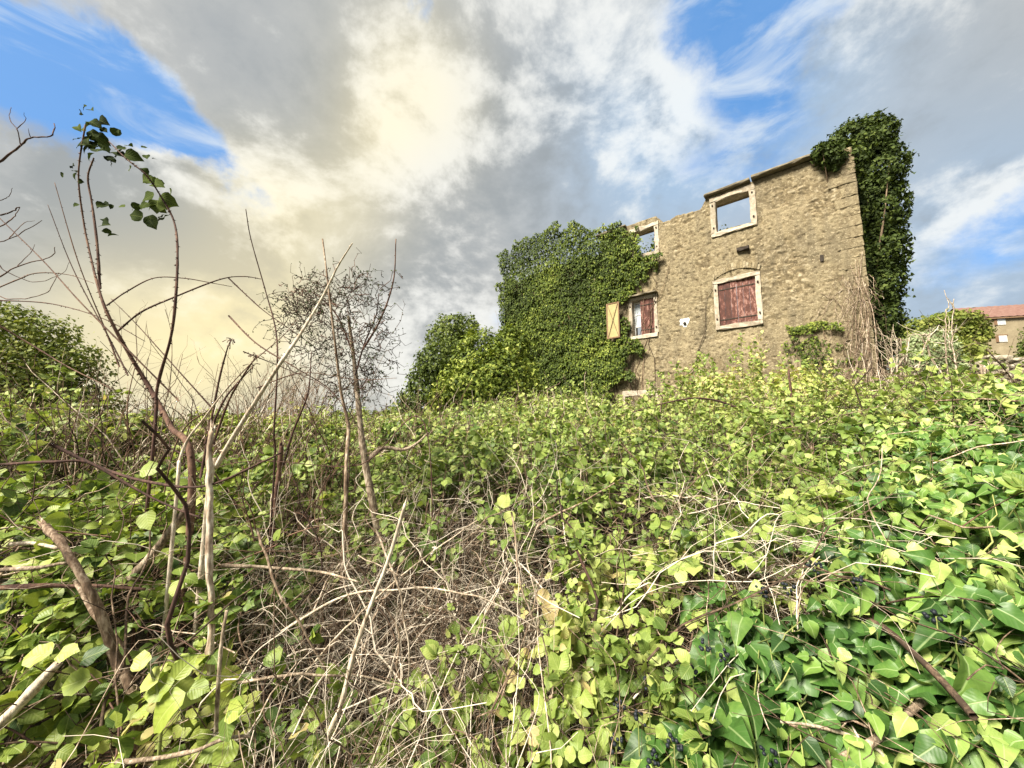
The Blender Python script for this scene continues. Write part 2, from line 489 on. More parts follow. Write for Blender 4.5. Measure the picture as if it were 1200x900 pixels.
# ------------------------------------------------------------------ stems
def smooth_path(pts, n):
    """Catmull-Rom through the points"""
    pts = np.asarray(pts, float)
    if len(pts) < 3:
        t_ = np.linspace(0, 1, n)[:, None]
        return pts[0] * (1 - t_) + pts[-1] * t_
    q = np.vstack([2 * pts[0] - pts[1], pts, 2 * pts[-1] - pts[-2]])
    u = np.linspace(0, len(pts) - 1 - 1e-6, n)
    i = u.astype(int); f = (u - i)[:, None]
    a, b, c, d = q[i], q[i + 1], q[i + 2], q[i + 3]
    return .5 * ((2 * b) + (c - a) * f + (2 * a - 5 * b + 4 * c - d) * f ** 2 + (3 * b - a - 3 * c + d) * f ** 3)
def tubes(paths, rad, sides=4):
    """paths (N,K,3), rad (N,K) -> verts, quads, ring count"""
    paths = np.asarray(paths, float); N, K, _ = paths.shape
    tg = norm(np.gradient(paths, axis=1))
    ref = np.where(np.abs(tg[..., 2:3]) > .8, np.array([1., 0, 0]), np.array([0, 0, 1.]))
    ref = np.broadcast_to(ref[:, K // 2:K // 2 + 1], tg.shape)
    x = norm(np.cross(tg, ref)); y = np.cross(tg, x)
    a = np.arange(sides) * 2 * math.pi / sides
    V = paths[:, :, None] + rad[:, :, None, None] * (np.cos(a)[None, None, :, None] * x[:, :, None] + np.sin(a)[None, None, :, None] * y[:, :, None])
    k = np.arange(K - 1)[:, None]; j = np.arange(sides)[None]
    q = np.stack([k * sides + j, k * sides + (j + 1) % sides, (k + 1) * sides + (j + 1) % sides, (k + 1) * sides + j], -1).reshape(-1, 4)
    Q = (q[None] + (np.arange(N) * K * sides)[:, None, None]).reshape(-1, 4)
    return V.reshape(-1, 3), Q
def stems_mesh(name, paths, rad, mat, base, sides=4, rnd=None):
    V, Q = tubes(paths, rad, sides)
    N, K = rad.shape
    if rnd is None: rnd = rng.random(N)
    return mesh_data(name, V - base, mat=mat, quads=Q, attrs={'rnd': np.repeat(rnd, K * sides)})
def one_stem(pts, r0, r1, n=24, sides=7, wob=.0, knob=0.0, thorns=0, split=0, tp=1.0, ridge=.0):
    """verts, quads, tris of one stem through 3d points, with optional thorns and a splintered end"""
    c = smooth_path(pts, n)
    L = np.linalg.norm(np.diff(c, axis=0), axis=1).sum()
    if wob:
        c = c + (np.stack([fbm(np.linspace(0, L * 9, n), np.full(n, rng.random() * 99), int(rng.integers(999))) for _ in range(3)], -1) - .5) * wob
    r = r1 + (r0 - r1) * (1 - np.linspace(0, 1, n)) ** tp
    if knob:
        r = r * (1 + knob * (vnoise(np.linspace(0, L * 22, n), np.full(n, rng.random() * 99), 3) - .4))
    V, Q = tubes(c[None], r[None], sides)
    if ridge:
        aa = np.tile(np.arange(sides), n); tt = np.repeat(np.linspace(0, L, n), sides); cc = np.repeat(c, sides, 0)
        g = vnoise(aa * 1.7 + 3, tt * 2.5, 71) * .65 + vnoise(aa * 2.3 + 8, tt * 14, 73) * .35 - .5
        V = cc + (V - cc) * (1 + ridge * g)[:, None]
    T = []
    tg = norm(np.gradient(c, axis=0))
    V = [V]; nv = n * sides
    def cone(p, d, rr, ln):
        nonlocal nv
        d = norm(d); a = norm(np.cross(d, [.3, .5, .81])); b = np.cross(d, a)
        ring = [p + rr * (math.cos(k * 2.094) * a + math.sin(k * 2.094) * b) for k in range(3)]
        V.append(np.array(ring + [p + d * ln]))
        for k in range(3): T.append((nv + k, nv + (k + 1) % 3, nv + 3))
        nv += 4
    for _ in range(thorns):
        i = int(rng.integers(1, n - 1)); s = norm(np.cross(tg[i], rng.normal(size=3)))
        cone(c[i] + s * r[i] * .7, s - tg[i] * .5, r[i] * .6 + .0006, r[i] * 1.2 + .004)
    for k in range(split):
        a = rng.normal(size=3) * .7
        s = norm(np.cross(tg[-1], a))
        cone(c[-1] + s * r1 * rng.random() * .8, tg[-1] + s * .12 * rng.random(), r1 * (.25 + .3 * rng.random()), r1 * (1.5 + 3.5 * rng.random()))
    # close the end
    for e, ring in ((0, 0), (n - 1, (n - 1) * sides)):
        V.append(c[e][None]); 
        for k in range(sides): T.append((nv, ring + k, ring + (k + 1) % sides))
        nv += 1
    return np.concatenate(V), Q, np.array(T)
def stem_obj(name, pts, r0, r1, mat, parent=None, **kw):
    V, Q, T = one_stem(pts, r0, r1, **kw)
    me = mesh_data(name, V - base_of(parent), mat=mat, quads=Q, tris=T, attrs={'rnd': np.full(len(V), .5)})
    return link(name, me, parent)

def upsample(paths, m=2):
    """Catmull-Rom refinement of (N,K,3) paths"""
    q = np.concatenate([2 * paths[:, :1] - paths[:, 1:2], paths, 2 * paths[:, -1:] - paths[:, -2:-1]], 1)
    K = paths.shape[1]; u = np.linspace(0, K - 1 - 1e-6, (K - 1) * m + 1); i = u.astype(int); f = (u - i)[None, :, None]
    a, b, c, d = q[:, i], q[:, i + 1], q[:, i + 2], q[:, i + 3]
    return .5 * (2 * b + (c - a) * f + (2 * a - 5 * b + 4 * c - d) * f ** 2 + (3 * b - a - 3 * c + d) * f ** 3)
def branch_twigs(pth, rad, per, L0, L1):
    """thin side twigs growing out of the canes"""
    N, K, _ = pth.shape
    i = np.repeat(np.arange(N), per); k = rng.integers(K // 4, K - 1, len(i))
    tg = norm(pth[i, np.minimum(k + 1, K - 1)] - pth[i, k - 1])
    d = norm(tg + rng.normal(size=tg.shape) * .75)
    p = random_canes(pth[i, k], d, rng.uniform(L0, L1, len(i)), K=5, droop=.1, wig=.25)
    return p, (rad[i, k] * .55)[:, None] * np.linspace(1, .45, 5)[None], i
def random_canes(start, dirs, length, K=10, droop=.5, wig=.12):
    """(N,3) starts and directions -> (N,K,3) arching, wandering canes"""
    N = len(start)
    t_ = np.linspace(0, 1, K)[None, :, None]
    Ln = length[:, None, None]
    path = start[:, None] + norm(dirs)[:, None] * t_ * Ln
    path[..., 2] -= (droop * length)[:, None] * (t_[..., 0] ** 2)
    w = np.cumsum(rng.normal(size=(N, K, 3)), axis=1)
    w = w - w[:, :1]
    return path + w * (wig * length / K)[:, None, None]

# ------------------------------------------------------------------ terrain and thicket height
CTRL = [(0, 900, 1.0), (300, 900, 1.05), (600, 900, 1.1), (900, 900, .95), (1200, 900, .85), (-300, 900, 1.0), (1500, 900, .85),
        (0, 700, 1.25), (250, 700, 1.35), (450, 700, 1.6), (620, 700, 1.5), (800, 700, 1.3), (1000, 700, 1.15), (1200, 700, 1.0),
        (0, 600, 1.45), (200, 600, 1.6), (400, 600, 2.0), (600, 600, 1.9), (800, 600, 1.8), (1000, 600, 1.5), (1200, 600, 1.2),
        (0, 540, 1.65), (200, 540, 1.9), (400, 540, 2.9), (600, 545, 2.5), (800, 545, 2.4), (1000, 545, 2.0), (1200, 540, 1.45),
        (0, 500, 2.0), (150, 500, 2.3), (300, 510, 4.6), (450, 510, 4.2), (650, 505, 3.7), (850, 505, 3.3), (1000, 500, 2.7), (1200, 480, 1.8),
        (0, 470, 2.7), (-250, 470, 2.2), (130, 474, 3.2), (260, 488, 8.0), (400, 490, 8.0), (520, 486, 6.5), (700, 478, 5.6), (850, 478, 5.2), (1000, 476, 4.2), (1120, 455, 3.4), (1200, 440, 2.6), (1450, 430, 2.0),
        (100, 488, 16), (350, 488, 18), (600, 478, 12), (1150, 445, 10), (1350, 440, 9)]
CP = np.array([P(*c) for c in CTRL])
def _k(a, b): return np.sqrt(((a[:, None] - b[None]) ** 2).sum(-1) + .05)
_A = np.zeros((len(CP) + 3, len(CP) + 3)); _A[:len(CP), :len(CP)] = _k(CP[:, :2], CP[:, :2]) + np.eye(len(CP)) * -.02
_A[:len(CP), -3] = 1; _A[:len(CP), -2:] = CP[:, :2]; _A[-3, :len(CP)] = 1; _A[-2:, :len(CP)] = CP[:, :2].T
_W = np.linalg.solve(_A, np.concatenate([CP[:, 2], np.zeros(3)]))
def canopy0(x, y):
    q = np.stack([np.ravel(x), np.ravel(y)], -1)
    z = _k(q, CP[:, :2]) @ _W[:-3] + _W[-3] + q @ _W[-2:]
    return np.clip(z, .55, 2.25).reshape(np.shape(x))
def canopy(x, y):
    r = np.hypot(x, y)
    amp = np.clip(r * .12, .1, .32)
    rt = np.clip((x / np.maximum(y, .05) - .75) / .3, 0, 1)     # the ivy bank on the right
    return canopy0(x, y) - amp * .25 - np.clip((r - 2.2) * .07, 0, .22) * np.clip((1050 - (600 + 430 * x / np.maximum(y, .05))) / 250, 0, 1) + amp * ((vnoise(x * .85, y * .85, 25) - .5) * (.8 + .9 * np.clip((r - 2.2) / 2, 0, 1)) * (1 - .75 * rt) - .2 * rt * np.clip((r - 1.6) / 1.5, 0, 1) + (fbm(x * 2.1, y * 2.1, 5, 3) - .5) * 1.5 + (vnoise(x * 6, y * 6, 15) - .5) * .35)
def ground_z(x, y):
    r = np.hypot(x, y)
    g = canopy0(x, y) - 1.0
    far = .9 + (x > 0) * 0
    f = np.clip((r - 14) / 16, 0, 1); f = f * f * (3 - 2 * f)
    return g * (1 - f) + .7 * f + (fbm(x * .8, y * .8, 21, 3) - .5) * .2 * (1 - f)

# ground: one sheet from the camera to the horizon
def ground():
    xs = np.unique(np.concatenate([np.linspace(-14, 16, 76), np.array([-2500, -900, -350, -150, -80, -50, -35, -25, -19, 19, 24, 30, 40, 55, 80, 150, 350, 900, 2500])]))
    ys = np.unique(np.concatenate([np.linspace(-4, 22, 66), np.array([-900, -300, -100, -40, -20, -10, 26, 31, 38, 50, 70, 100, 160, 300, 700, 1500, 3000])]))
    X, Y = np.meshgrid(xs, ys)
    Z = ground_z(X, Y)
    V = np.stack([X, Y, Z], -1).reshape(-1, 3)
    nx, ny = len(xs), len(ys)
    i = (np.arange(ny - 1)[:, None] * nx + np.arange(nx - 1)[None]).ravel()
    Q = np.stack([i, i + 1, i + nx + 1, i + nx], -1)
    m = simple_mat('leaf_litter_soil', [(0, (.012, .010, .006)), (.45, (.03, .023, .013)), (.7, (.05, .04, .02)), (1, (.09, .07, .04))], scale=9, bump=.8, dist=.05)
    tag(link('ground', mesh_data('ground', V, mat=m, quads=Q)), kind='structure')
ground()

# ------------------------------------------------------------------ the ruined house
HY = 9.5
corner = P(1005, 240, HY)
dvp = ray(84, 497)
uu = norm(np.array([dvp[0], dvp[1], 0.0]))            # along the front wall, away from the camera
oo = np.array([-uu[1], uu[0], 0.0])                   # outward
HB = np.array([corner[0], corner[1], .9])             # base of the corner
def wallpt(px, py):
    """photograph point on the plane of the front wall -> (s, z) in house coordinates"""
    d = ray(px, py)
    k = np.dot(HB - CAM, oo) / np.dot(d, oo)
    q = CAM + d * k - HB
    return np.array([np.dot(q, uu), q[2]])
def wallworld(s, y, z):
    return HB + np.multiply.outer(s, uu) + np.multiply.outer(y, oo) + np.multiply.outer(z, np.array([0, 0, 1.]))
house = empty('ruined_house', HB, 'roofless ruined stone house with crumbling rendered front, ivy over its left half', 'house', rz=math.atan2(uu[1], uu[0]))
EAVE = wallpt(900, 207)[1]
S_END = wallpt(592, 330)[0]
def stone_mat():
    m, t = new_mat('weathered_render_and_rubble')
    out = t.node('ShaderNodeOutputMaterial')
    cr = t.node('ShaderNodeAttribute', attribute_name='cell').outputs['Fac']
    jt = t.node('ShaderNodeAttribute', attribute_name='joint').outputs['Fac']
    pl = t.node('ShaderNodeAttribute', attribute_name='plaster').outputs['Fac']
    tc = t.node('ShaderNodeTexCoord').outputs['Object']
    n1 = t.noise(tc, 1.1, 6, .62); n2 = t.noise(tc, 9, 6, .65); n3 = t.noise(tc, 45, 4, .6)
    mp = t.node('ShaderNodeMapping'); t.l.new(tc, mp.inputs[0]); mp.inputs['Scale'].default_value = (1.6, 1, .35)
    st = t.noise(mp.outputs[0], 1.3, 5, .6)
    stone = t.ramp(t.math('ADD', cr, t.math('MULTIPLY_ADD', n3, .5, -.25)), [(0, (.11, .088, .056)), (.3, (.20, .162, .10)), (.62, (.30, .245, .155)), (.85, (.43, .37, .26)), (1, (.58, .52, .40))])
    stone = t.mix(t.math('MULTIPLY', jt, .55), stone, (.18, .145, .10))
    plast = t.ramp(t.math('ADD', n2, t.math('MULTIPLY_ADD', n3, .6, -.3)), [(.15, (.135, .112, .075)), (.42, (.25, .21, .14)), (.6, (.335, .288, .195)), (.85, (.46, .405, .29))])
    c = t.mix(pl, stone, plast)
    # grey lichen and damp streaks
    c = t.mix(t.math('MULTIPLY', t.smooth(st, .45, .66), .7), c, t.mix(n2, (.085, .075, .055), (.24, .205, .15)))
    c = t.mix(t.math('MULTIPLY', t.smooth(n1, .55, .75), .45), c, (.22, .19, .14))
    c = t.mix(t.math('MULTIPLY', t.smooth(n3, .55, .68), .7), c, (.11, .085, .055))
    n6 = t.noise(tc, .8, 5, .6)
    c = t.mix(t.math('MULTIPLY', t.smooth(n6, .52, .70), .5), c, (.44, .37, .255))
    n4 = t.noise(tc, 13, 6, .75); n5 = t.noise(tc, 19, 5, .75)
    c = t.mix(t.math('MULTIPLY', t.smooth(n4, .52, .60), .72), c, (.135, .105, .068))
    c = t.mix(t.math('MULTIPLY', t.smooth(n5, .56, .63), .75), c, (.52, .455, .33))
    c = t.mix(t.math('MULTIPLY', t.smooth(n3, .36, .28), .5), c, (.62, .55, .42))
    c = t.mix(1.0, c, (.86, .84, .77), 'MULTIPLY')
    p = t.node('ShaderNodeBsdfPrincipled'); t.l.new(c, p.inputs['Base Color']); p.inputs['Roughness'].default_value = .95
    p.inputs['Specular IOR Level'].default_value = .15
    b = t.node('ShaderNodeBump'); b.inputs['Strength'].default_value = .9; b.inputs['Distance'].default_value = .03
    t.l.new(t.math('ADD', n3, t.math('MULTIPLY', n2, .8)), b.inputs['Height']); t.l.new(b.outputs[0], p.inputs['Normal'])
    t.l.new(p.outputs[0], out.inputs[0])
    return m
M['stone'] = stone_mat()
M['trim'] = simple_mat('pale_limestone_trim', [(0, (.15, .125, .09)), (.38, (.30, .255, .19)), (.58, (.43, .375, .295)), (.85, (.56, .50, .41))], scale=9, rough=.9, bump=.6, dist=.012)
M['slab'] = simple_mat('mossy_eave_slab', [(0, (.07, .06, .04)), (.5, (.18, .155, .11)), (1, (.36, .31, .22))], scale=6, rough=.95, bump=.6, dist=.02)
M['red_wood'] = simple_mat('peeling_red_brown_paint', [(0, (.03, .014, .01)), (.42, (.065, .025, .018)), (.56, (.11, .04, .028)), (.64, (.24, .125, .10)), (1, (.42, .30, .25))], scale=9, detail=8, rough=.75, bump=.5, dist=.006, stretch=(1.5, 1, .55))
M['yellow_wood'] = simple_mat('faded_yellow_paint', [(0, (.22, .18, .075)), (.5, (.345, .30, .135)), (1, (.43, .385, .21))], scale=6, rough=.7, bump=.3)
M['brown_wood'] = simple_mat('weathered_brown_wood', [(0, (.09, .05, .025)), (.5, (.2, .12, .07)), (1, (.32, .22, .13))], scale=10, rough=.85, stretch=(1, 1, .2))
M['white_wood'] = simple_mat('old_white_paint', [(0, (.45, .45, .43)), (.5, (.66, .67, .66)), (1, (.78, .78, .76))], scale=8, rough=.6, bump=.2)
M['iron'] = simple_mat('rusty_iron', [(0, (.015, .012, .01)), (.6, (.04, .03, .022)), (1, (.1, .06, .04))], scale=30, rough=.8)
gm, gt = new_mat('dusty_window_glass')
go_ = gt.node('ShaderNodeOutputMaterial'); gp = gt.node('ShaderNodeBsdfPrincipled')
gp.inputs['Base Color'].default_value = (.42, .47, .50, 1); gp.inputs['Roughness'].default_value = .12; gp.inputs['Specular IOR Level'].default_value = .8
gt.l.new(gp.outputs[0], go_.inputs[0]); M['glass'] = gm

def rect_from(pl):
    q = np.array([wallpt(*p) for p in pl]); s = q[:, 0]; z = q[:, 1]
    so, zo = np.sort(s), np.sort(z)
    return so[:2].mean(), so[2:].mean(), zo[:2].mean(), zo[2:].mean()
# outer outlines of the stone surrounds (tl, tr, bl, br)
WIN = {
    'top_right': rect_from([(832, 234), (885, 216), (834, 281), (887, 263)]),
    'low_right': rect_from([(836, 330), (890, 317.5), (839, 389), (895, 379)]),
    'top_left': rect_from([(737, 272), (772, 258), (740, 309), (773, 295)]),
    'low_left': rect_from([(737, 352), (770, 343), (739, 400), (772.5, 393)]),
    'cellar': rect_from([(731, 462), (772, 457), (731, 500), (773, 495)]),
}
def inside_open(s, z):
    m = np.zeros(s.shape, bool)
    for k, (s0, s1, z0, z1) in WIN.items():
        b = .10
        m |= (s > s0 + b) & (s < s1 - b) & (z > z0 + b) & (z < z1 - b)
    return m
s_br0 = wallpt(828, 235)[0]; s_br1 = wallpt(772, 262)[0]
def top_z(s):
    z = np.full(np.shape(s), EAVE)
    f = np.clip((s - s_br0) / .2, 0, 1) * np.clip((s_br1 + .1 - s) / .25, 0, 1)
    z = z - f * (.16 + .28 * fbm(s * 1.8, s * 0 + 3, 8, 4))
    g = np.clip((s - s_br1 - 1.4) / .4, 0, 1)
    return z - g * .25 * fbm(s * 2, s * 0, 12, 3)
def wall_fields(s, z, seed=0):
    wx = s + .25 * (fbm(s * 3, z * 3, 31, 3) - .5); wz = z + .2 * (fbm(s * 3, z * 3, 37, 3) - .5)
    d1, d2, cr = voronoi(wx / .105, wz / .072, 3 + seed)
    joint = 1 - np.clip((d2 - d1) / .28, 0, 1)
    plaster = np.clip((fbm(s * 1.3, z * 1.3, 41 + seed, 6) - .32) * 4.5, 0, 1) * .92
    # render survives better low on the left, stones show more in the upper middle
    fine = fbm(s * 16, z * 16, 51, 3) - .5
    h = (1 - joint ** 2) * (.01 + .02 * cr) * (1 - plaster) + plaster * (.038 + .012 * (fbm(s * 5, z * 5, 61, 4) - .5) * 2) + fine * .022
    pit = np.clip((vnoise(s * 11, z * 13, 201) - .72) * 5, 0, 1)
    h = h - pit * .03
    cr = cr * (1 - pit * .8)
    plaster = plaster * (1 - pit)
    return h, cr, joint, plaster
def build_wall(name, s0, s1, step, parent, z0=0.0):
    ss = np.arange(s0, s1 + step * .5, step); zs = np.arange(z0, EAVE + step, step)
    S, Z = np.meshgrid(ss, zs)
    h, cr, jt, pl = wall_fields(S, Z)
    nx, nz = len(ss), len(zs)
    Vf = np.stack([S, h, Z], -1).reshape(-1, 3)
    Vb = np.stack([S, np.full(S.shape, -.5), Z], -1).reshape(-1, 3)
    i = (np.arange(nz - 1)[:, None] * nx + np.arange(nx - 1)[None])
    sc = S[:-1, :-1] + step / 2; zc = Z[:-1, :-1] + step / 2
    keep = (zc < top_z(sc)) & ~inside_open(sc, zc)
    a = i[keep]
    q = np.stack([a, a + nx, a + nx + 1, a + 1], -1)
    n = nx * nz
    qb = q[:, ::-1] + n
    e = np.concatenate([q[:, [0, 1]], q[:, [1, 2]], q[:, [2, 3]], q[:, [3, 0]]])
    key = np.sort(e, 1); key = key[:, 0].astype(np.int64) * n + key[:, 1]
    u_, idx, cnt = np.unique(key, return_index=True, return_counts=True)
    be = e[idx[cnt == 1]]
    qs = np.stack([be[:, 1], be[:, 0], be[:, 0] + n, be[:, 1] + n], -1)
    V = np.concatenate([Vf, Vb]); Q = np.concatenate([q, qb, qs])
    used = np.unique(Q); remap = np.full(len(V), -1); remap[used] = np.arange(len(used))
    at = {'cell': np.tile(cr.ravel(), 2)[used], 'joint': np.tile(jt.ravel(), 2)[used], 'plaster': np.tile(pl.ravel(), 2)[used]}
    return link(name, mesh_data(name, V[used], mat=M['stone'], quads=remap[Q], smooth=False, attrs=at), parent)
SPLIT = 7.6
build_wall('front_wall', 0.0, SPLIT, .026, house)
def box(name, s0, s1, y0, y1, z0, z1, mat, parent, bev=.012, jit=.006, cuts=2, seed=None):
    jit = jit * (1.6 if mat is M['trim'] else 1)
    bm = bmesh.new()
    bmesh.ops.create_cube(bm, size=1)
    for v in bm.verts:
        v.co = Vector(((s0 + s1) / 2 + v.co.x * (s1 - s0), (y0 + y1) / 2 + v.co.y * (y1 - y0), (z0 + z1) / 2 + v.co.z * (z1 - z0)))
    if cuts:
        long = [e for e in bm.edges if e.calc_length() > max(s1 - s0, z1 - z0) * .9]
        bmesh.ops.subdivide_edges(bm, edges=long, cuts=cuts, use_grid_fill=True)
    if bev:
        bmesh.ops.bevel(bm, geom=[e for e in bm.edges if len(e.link_faces) == 2 and e.calc_face_angle(0) > .5], offset=bev, segments=1, affect='EDGES')
    rr = random.Random(seed)
    for v in bm.verts:
        v.co += Vector([rr.uniform(-jit, jit) for _ in range(3)])
    me = bpy.data.meshes.new(name); bm.to_mesh(me); bm.free()
    me.materials.append(mat)
    off = Vector(((s0 + s1) / 2, (y0 + y1) / 2, (z0 + z1) / 2))
    o = link(name, me, parent)
    return o
# coarse stretch of the front wall under the ivy, side and back walls
def plain_wall(name, s0, s1, y0, y1, z1, along):
    """thick wall with an uneven broken top"""
    n = 24; V = []; Q = []
    L0, L1 = (s0, s1) if along == 'x' else (y0, y1)
    for k in range(n + 1):
        t_ = L0 + (L1 - L0) * k / n
        top = z1 + (fbm(np.array([t_ * 1.3]), np.array([z1]), 91, 3)[0] - .5) * 1.2
        if along == 'x':
            V += [(t_, y1, 0), (t_, y1, top), (t_, y0, top - .05), (t_, y0, 0)]
        else:
            V += [(s0, t_, 0), (s0, t_, top), (s1, t_, top - .05), (s1, t_, 0)]
    for k in range(n):
        for j in range(3):
            Q.append((k * 4 + j, k * 4 + j + 1, k * 4 + j + 5, k * 4 + j + 4))
    Q += [(0, 3, 2, 1), (n * 4, n * 4 + 1, n * 4 + 2, n * 4 + 3)]
    V = np.array(V)
    cr = rng.random(len(V))
    return link(name, mesh_data(name, V, mat=M['stone'], quads=np.array(Q), smooth=False, attrs={'cell': cr, 'joint': cr * 0, 'plaster': cr}), house)
plain_wall('front_wall', SPLIT + .01, S_END, -.5, .02, EAVE - .6, 'x')
plain_wall('side_wall', .02, .5, -7.0, -.52, EAVE - .5, 'y')
plain_wall('side_wall', S_END - .5, S_END - .02, -7.0, -.52, EAVE - 1.6, 'y')
plain_wall('back_wall', .52, S_END - .52, -7.0, -6.5, EAVE - 3.2, 'x')

# quoin stones up the corner
zq = .2; kq = 0
while zq < EAVE - .35:
    hq = .26 + .12 * random.random(); lq = .52 if kq % 2 else .28
    lq += random.uniform(-.06, .06)
    o = box('quoin_stone', -.035, lq, -.46, random.uniform(.034, .048), zq + .008, zq + hq - .008, M['stone'], house, bev=.012, jit=.012, cuts=3)
    me = o.data
    for k, v in (('cell', random.uniform(.25, .6)), ('joint', 0), ('plaster', random.uniform(.75, 1))):
        a = me.attributes.new(k, 'FLOAT', 'POINT'); a.data.foreach_set('value', np.full(len(me.vertices), v, np.float32))
    zq += hq; kq += 1
# eave slabs
sA, sB = wallpt(826, 229)[0], wallpt(880, 209)[0]
box('eave_slab', sB + .015, sA, -.42, .2, EAVE + .005, EAVE + .085, M['slab'], house, bev=.02, jit=.015, cuts=6)
sC = wallpt(978, 177)[0]
box('eave_slab', sC, sB - .02, -.42, .24, EAVE + .03, EAVE + .115, M['slab'], house, bev=.02, jit=.015, cuts=8)
box('eave_slab', wallpt(735, 268)[0], wallpt(700, 270)[0], -.42, .18, EAVE - .05, EAVE + .03, M['slab'], house, bev=.02, jit=.015, cuts=5)

def frame(key, label, jam=.16, lin=.16, sill=.13, proud=.075, depth=.28, notch=True):
    s0, s1, z0, z1 = WIN[key]
    fr = box('window_frame', s0 - .002, s1 + .002, -depth, proud, z1 - lin, z1, M['trim'], house, jit=.012, bev=.015, cuts=4)
    fr['label'] = label
    # s0 is the right side in the photograph
    box('jamb', s0, s0 + jam, -depth, proud - .006, z0 + sill, z1 - lin - .004, M['trim'], fr, jit=.01, cuts=4)
    box('jamb', s1 - jam, s1, -depth, proud - .006, z0 + sill, z1 - lin - .004, M['trim'], fr, jit=.01, cuts=4)
    box('sill', s0 + .01, s1 - .01, -depth, proud + .015, z0, z0 + sill - .004, M['trim'], fr, jit=.012, cuts=4)
    for sx in (s0 + jam * .5, s1 - jam * .5):
        for zf in (.22, .8):
            zz = z0 + (z1 - z0) * zf
            box('hinge_pin', sx - .022, sx + .022, proud - .02, proud + .03, zz - .025, zz + .025, M['iron'], fr, bev=.006, jit=.003, cuts=0)
    return s0 + jam, s1 - jam, z0 + sill, z1 - lin
frame('top_right', 'pale stone surround of the open top right window under the eave slab')
frame('top_left', 'pale stone surround of the open top left window half hidden by ivy')
a0, a1, b0, b1 = frame('low_right', 'pale stone surround of the shuttered window with an arch of thin stones above', jam=.13, lin=.13, sill=.14)
c0, c1, d0, d1 = frame('low_left', 'pale stone surround of the half shuttered window beside the yellow shutter', jam=.12, lin=.13, sill=.14)

def shutter(s0, s1, z0, z1, y, mat, label, planks=3, hinge='right', tilt=0.0):
    sh = empty('shutter', (0, 0, 0), None, None)
    sh.parent = house; sh['label'] = label
    ww = (s1 - s0) / planks
    for k in range(planks):
        box('plank', s0 + k * ww + .003, s0 + (k + 1) * ww - .003, y, y + .03 + random.uniform(0, .006), z0 + random.uniform(0, .012), z1 - random.uniform(0, .008), mat, sh, bev=.004, jit=.002, cuts=0)
    for zf in (.13, .84):
        zz = z0 + (z1 - z0) * zf
        box('hinge_strap', s0 + .02, s1 - .02, y + .037, y + .045, zz - .018, zz + .018, M['iron'], sh, bev=.003, jit=.002, cuts=0)
    for zf in (.08, .80):
        zz = z0 + (z1 - z0) * zf
        box('batten', s0 + .03, s1 - .03, y - .03, y - .002, zz, zz + .09, mat, sh, bev=.004, jit=.002, cuts=0)
    return sh
mid = (a0 + a1) / 2
shutter(a0 + .005, mid - .001, b0 + .005, b1 - .005, -.04, M['red_wood'], 'right leaf of peeling red brown shutters, darker')
shutter(mid + .001, a1 - .005, b0 + .005, b1 - .005, -.02, M['red_wood'], 'left leaf of peeling red brown shutters, paler and more peeled')
q0 = wallpt(751, 373)[0]
shutter(c0 + .004, q0, d0 + .005, d1 - .005, -.01, M['red_wood'], 'closed red brown shutter leaf beside the broken white sash')
# sash and panes behind the open half
sash = empty('window_sash', (0, 0, 0), None, None); sash.parent = house; sash['label'] = 'old white window sash with dusty panes'
for (x0, x1, z0, z1) in ((q0 + .02, q0 + .065, d0, d1), (c1 - .045, c1, d0, d1), (q0 + .066, c1 - .046, d1 - .05, d1), (q0 + .066, c1 - .046, d0 + (d1 - d0) * .62, d0 + (d1 - d0) * .66), (q0 + .066, c1 - .046, d0 + (d1 - d0) * .27, d0 + (d1 - d0) * .33)):
    box('sash_bar', x0, x1, -.2, -.16, z0, z1, M['white_wood'], sash, bev=.004, jit=.002, cuts=0)
for f0, f1 in ((.34, .61), (.67, .93)):
    box('pane', q0 + .06, c1 - .04, -.185, -.178, d0 + (d1 - d0) * f0, d0 + (d1 - d0) * f1, M['glass'], sash, bev=0, jit=0, cuts=0)
# yellow shutter folded open against the ivy, standing proud of it
ys = empty('shutter', (0, 0, 0), None, None); ys.parent = house; ys['label'] = 'open pale yellow shutter leaf with a cross brace against the ivy'
y0_, y1_, w0_, w1_ = rect_from([(716, 359), (730, 356), (715.5, 399.5), (731, 397.5)])
Yy = .34
box('panel', y0_ + .03, y1_ - .03, Yy, Yy + .02, w0_ + .03, w1_ - .03, M['yellow_wood'], ys, bev=.003, jit=.001, cuts=0)
for (x0, x1, z0, z1) in ((y0_, y0_ + .045, w0_, w1_), (y1_ - .045, y1_, w0_, w1_), (y0_ + .046, y1_ - .046, w0_, w0_ + .05), (y0_ + .046, y1_ - .046, w1_ - .04, w1_)):
    box('rail', x0, x1, Yy - .005, Yy + .038, z0, z1, M['brown_wood'], ys, bev=.004, jit=.002, cuts=0)
for sgn in (1, -1):
    a = np.array([y0_ + .05 if sgn > 0 else y1_ - .05, Yy + .028 + .012 * (sgn < 0), w0_ + .05]); b = np.array([y1_ - .05 if sgn > 0 else y0_ + .05, Yy + .028 + .012 * (sgn < 0), w1_ - .04])
    V, Q, T = one_stem([a, b], .011, .011, n=4, sides=4)
    link('brace', mesh_data('brace', V, mat=M['brown_wood'], quads=Q, tris=T, smooth=False), ys)
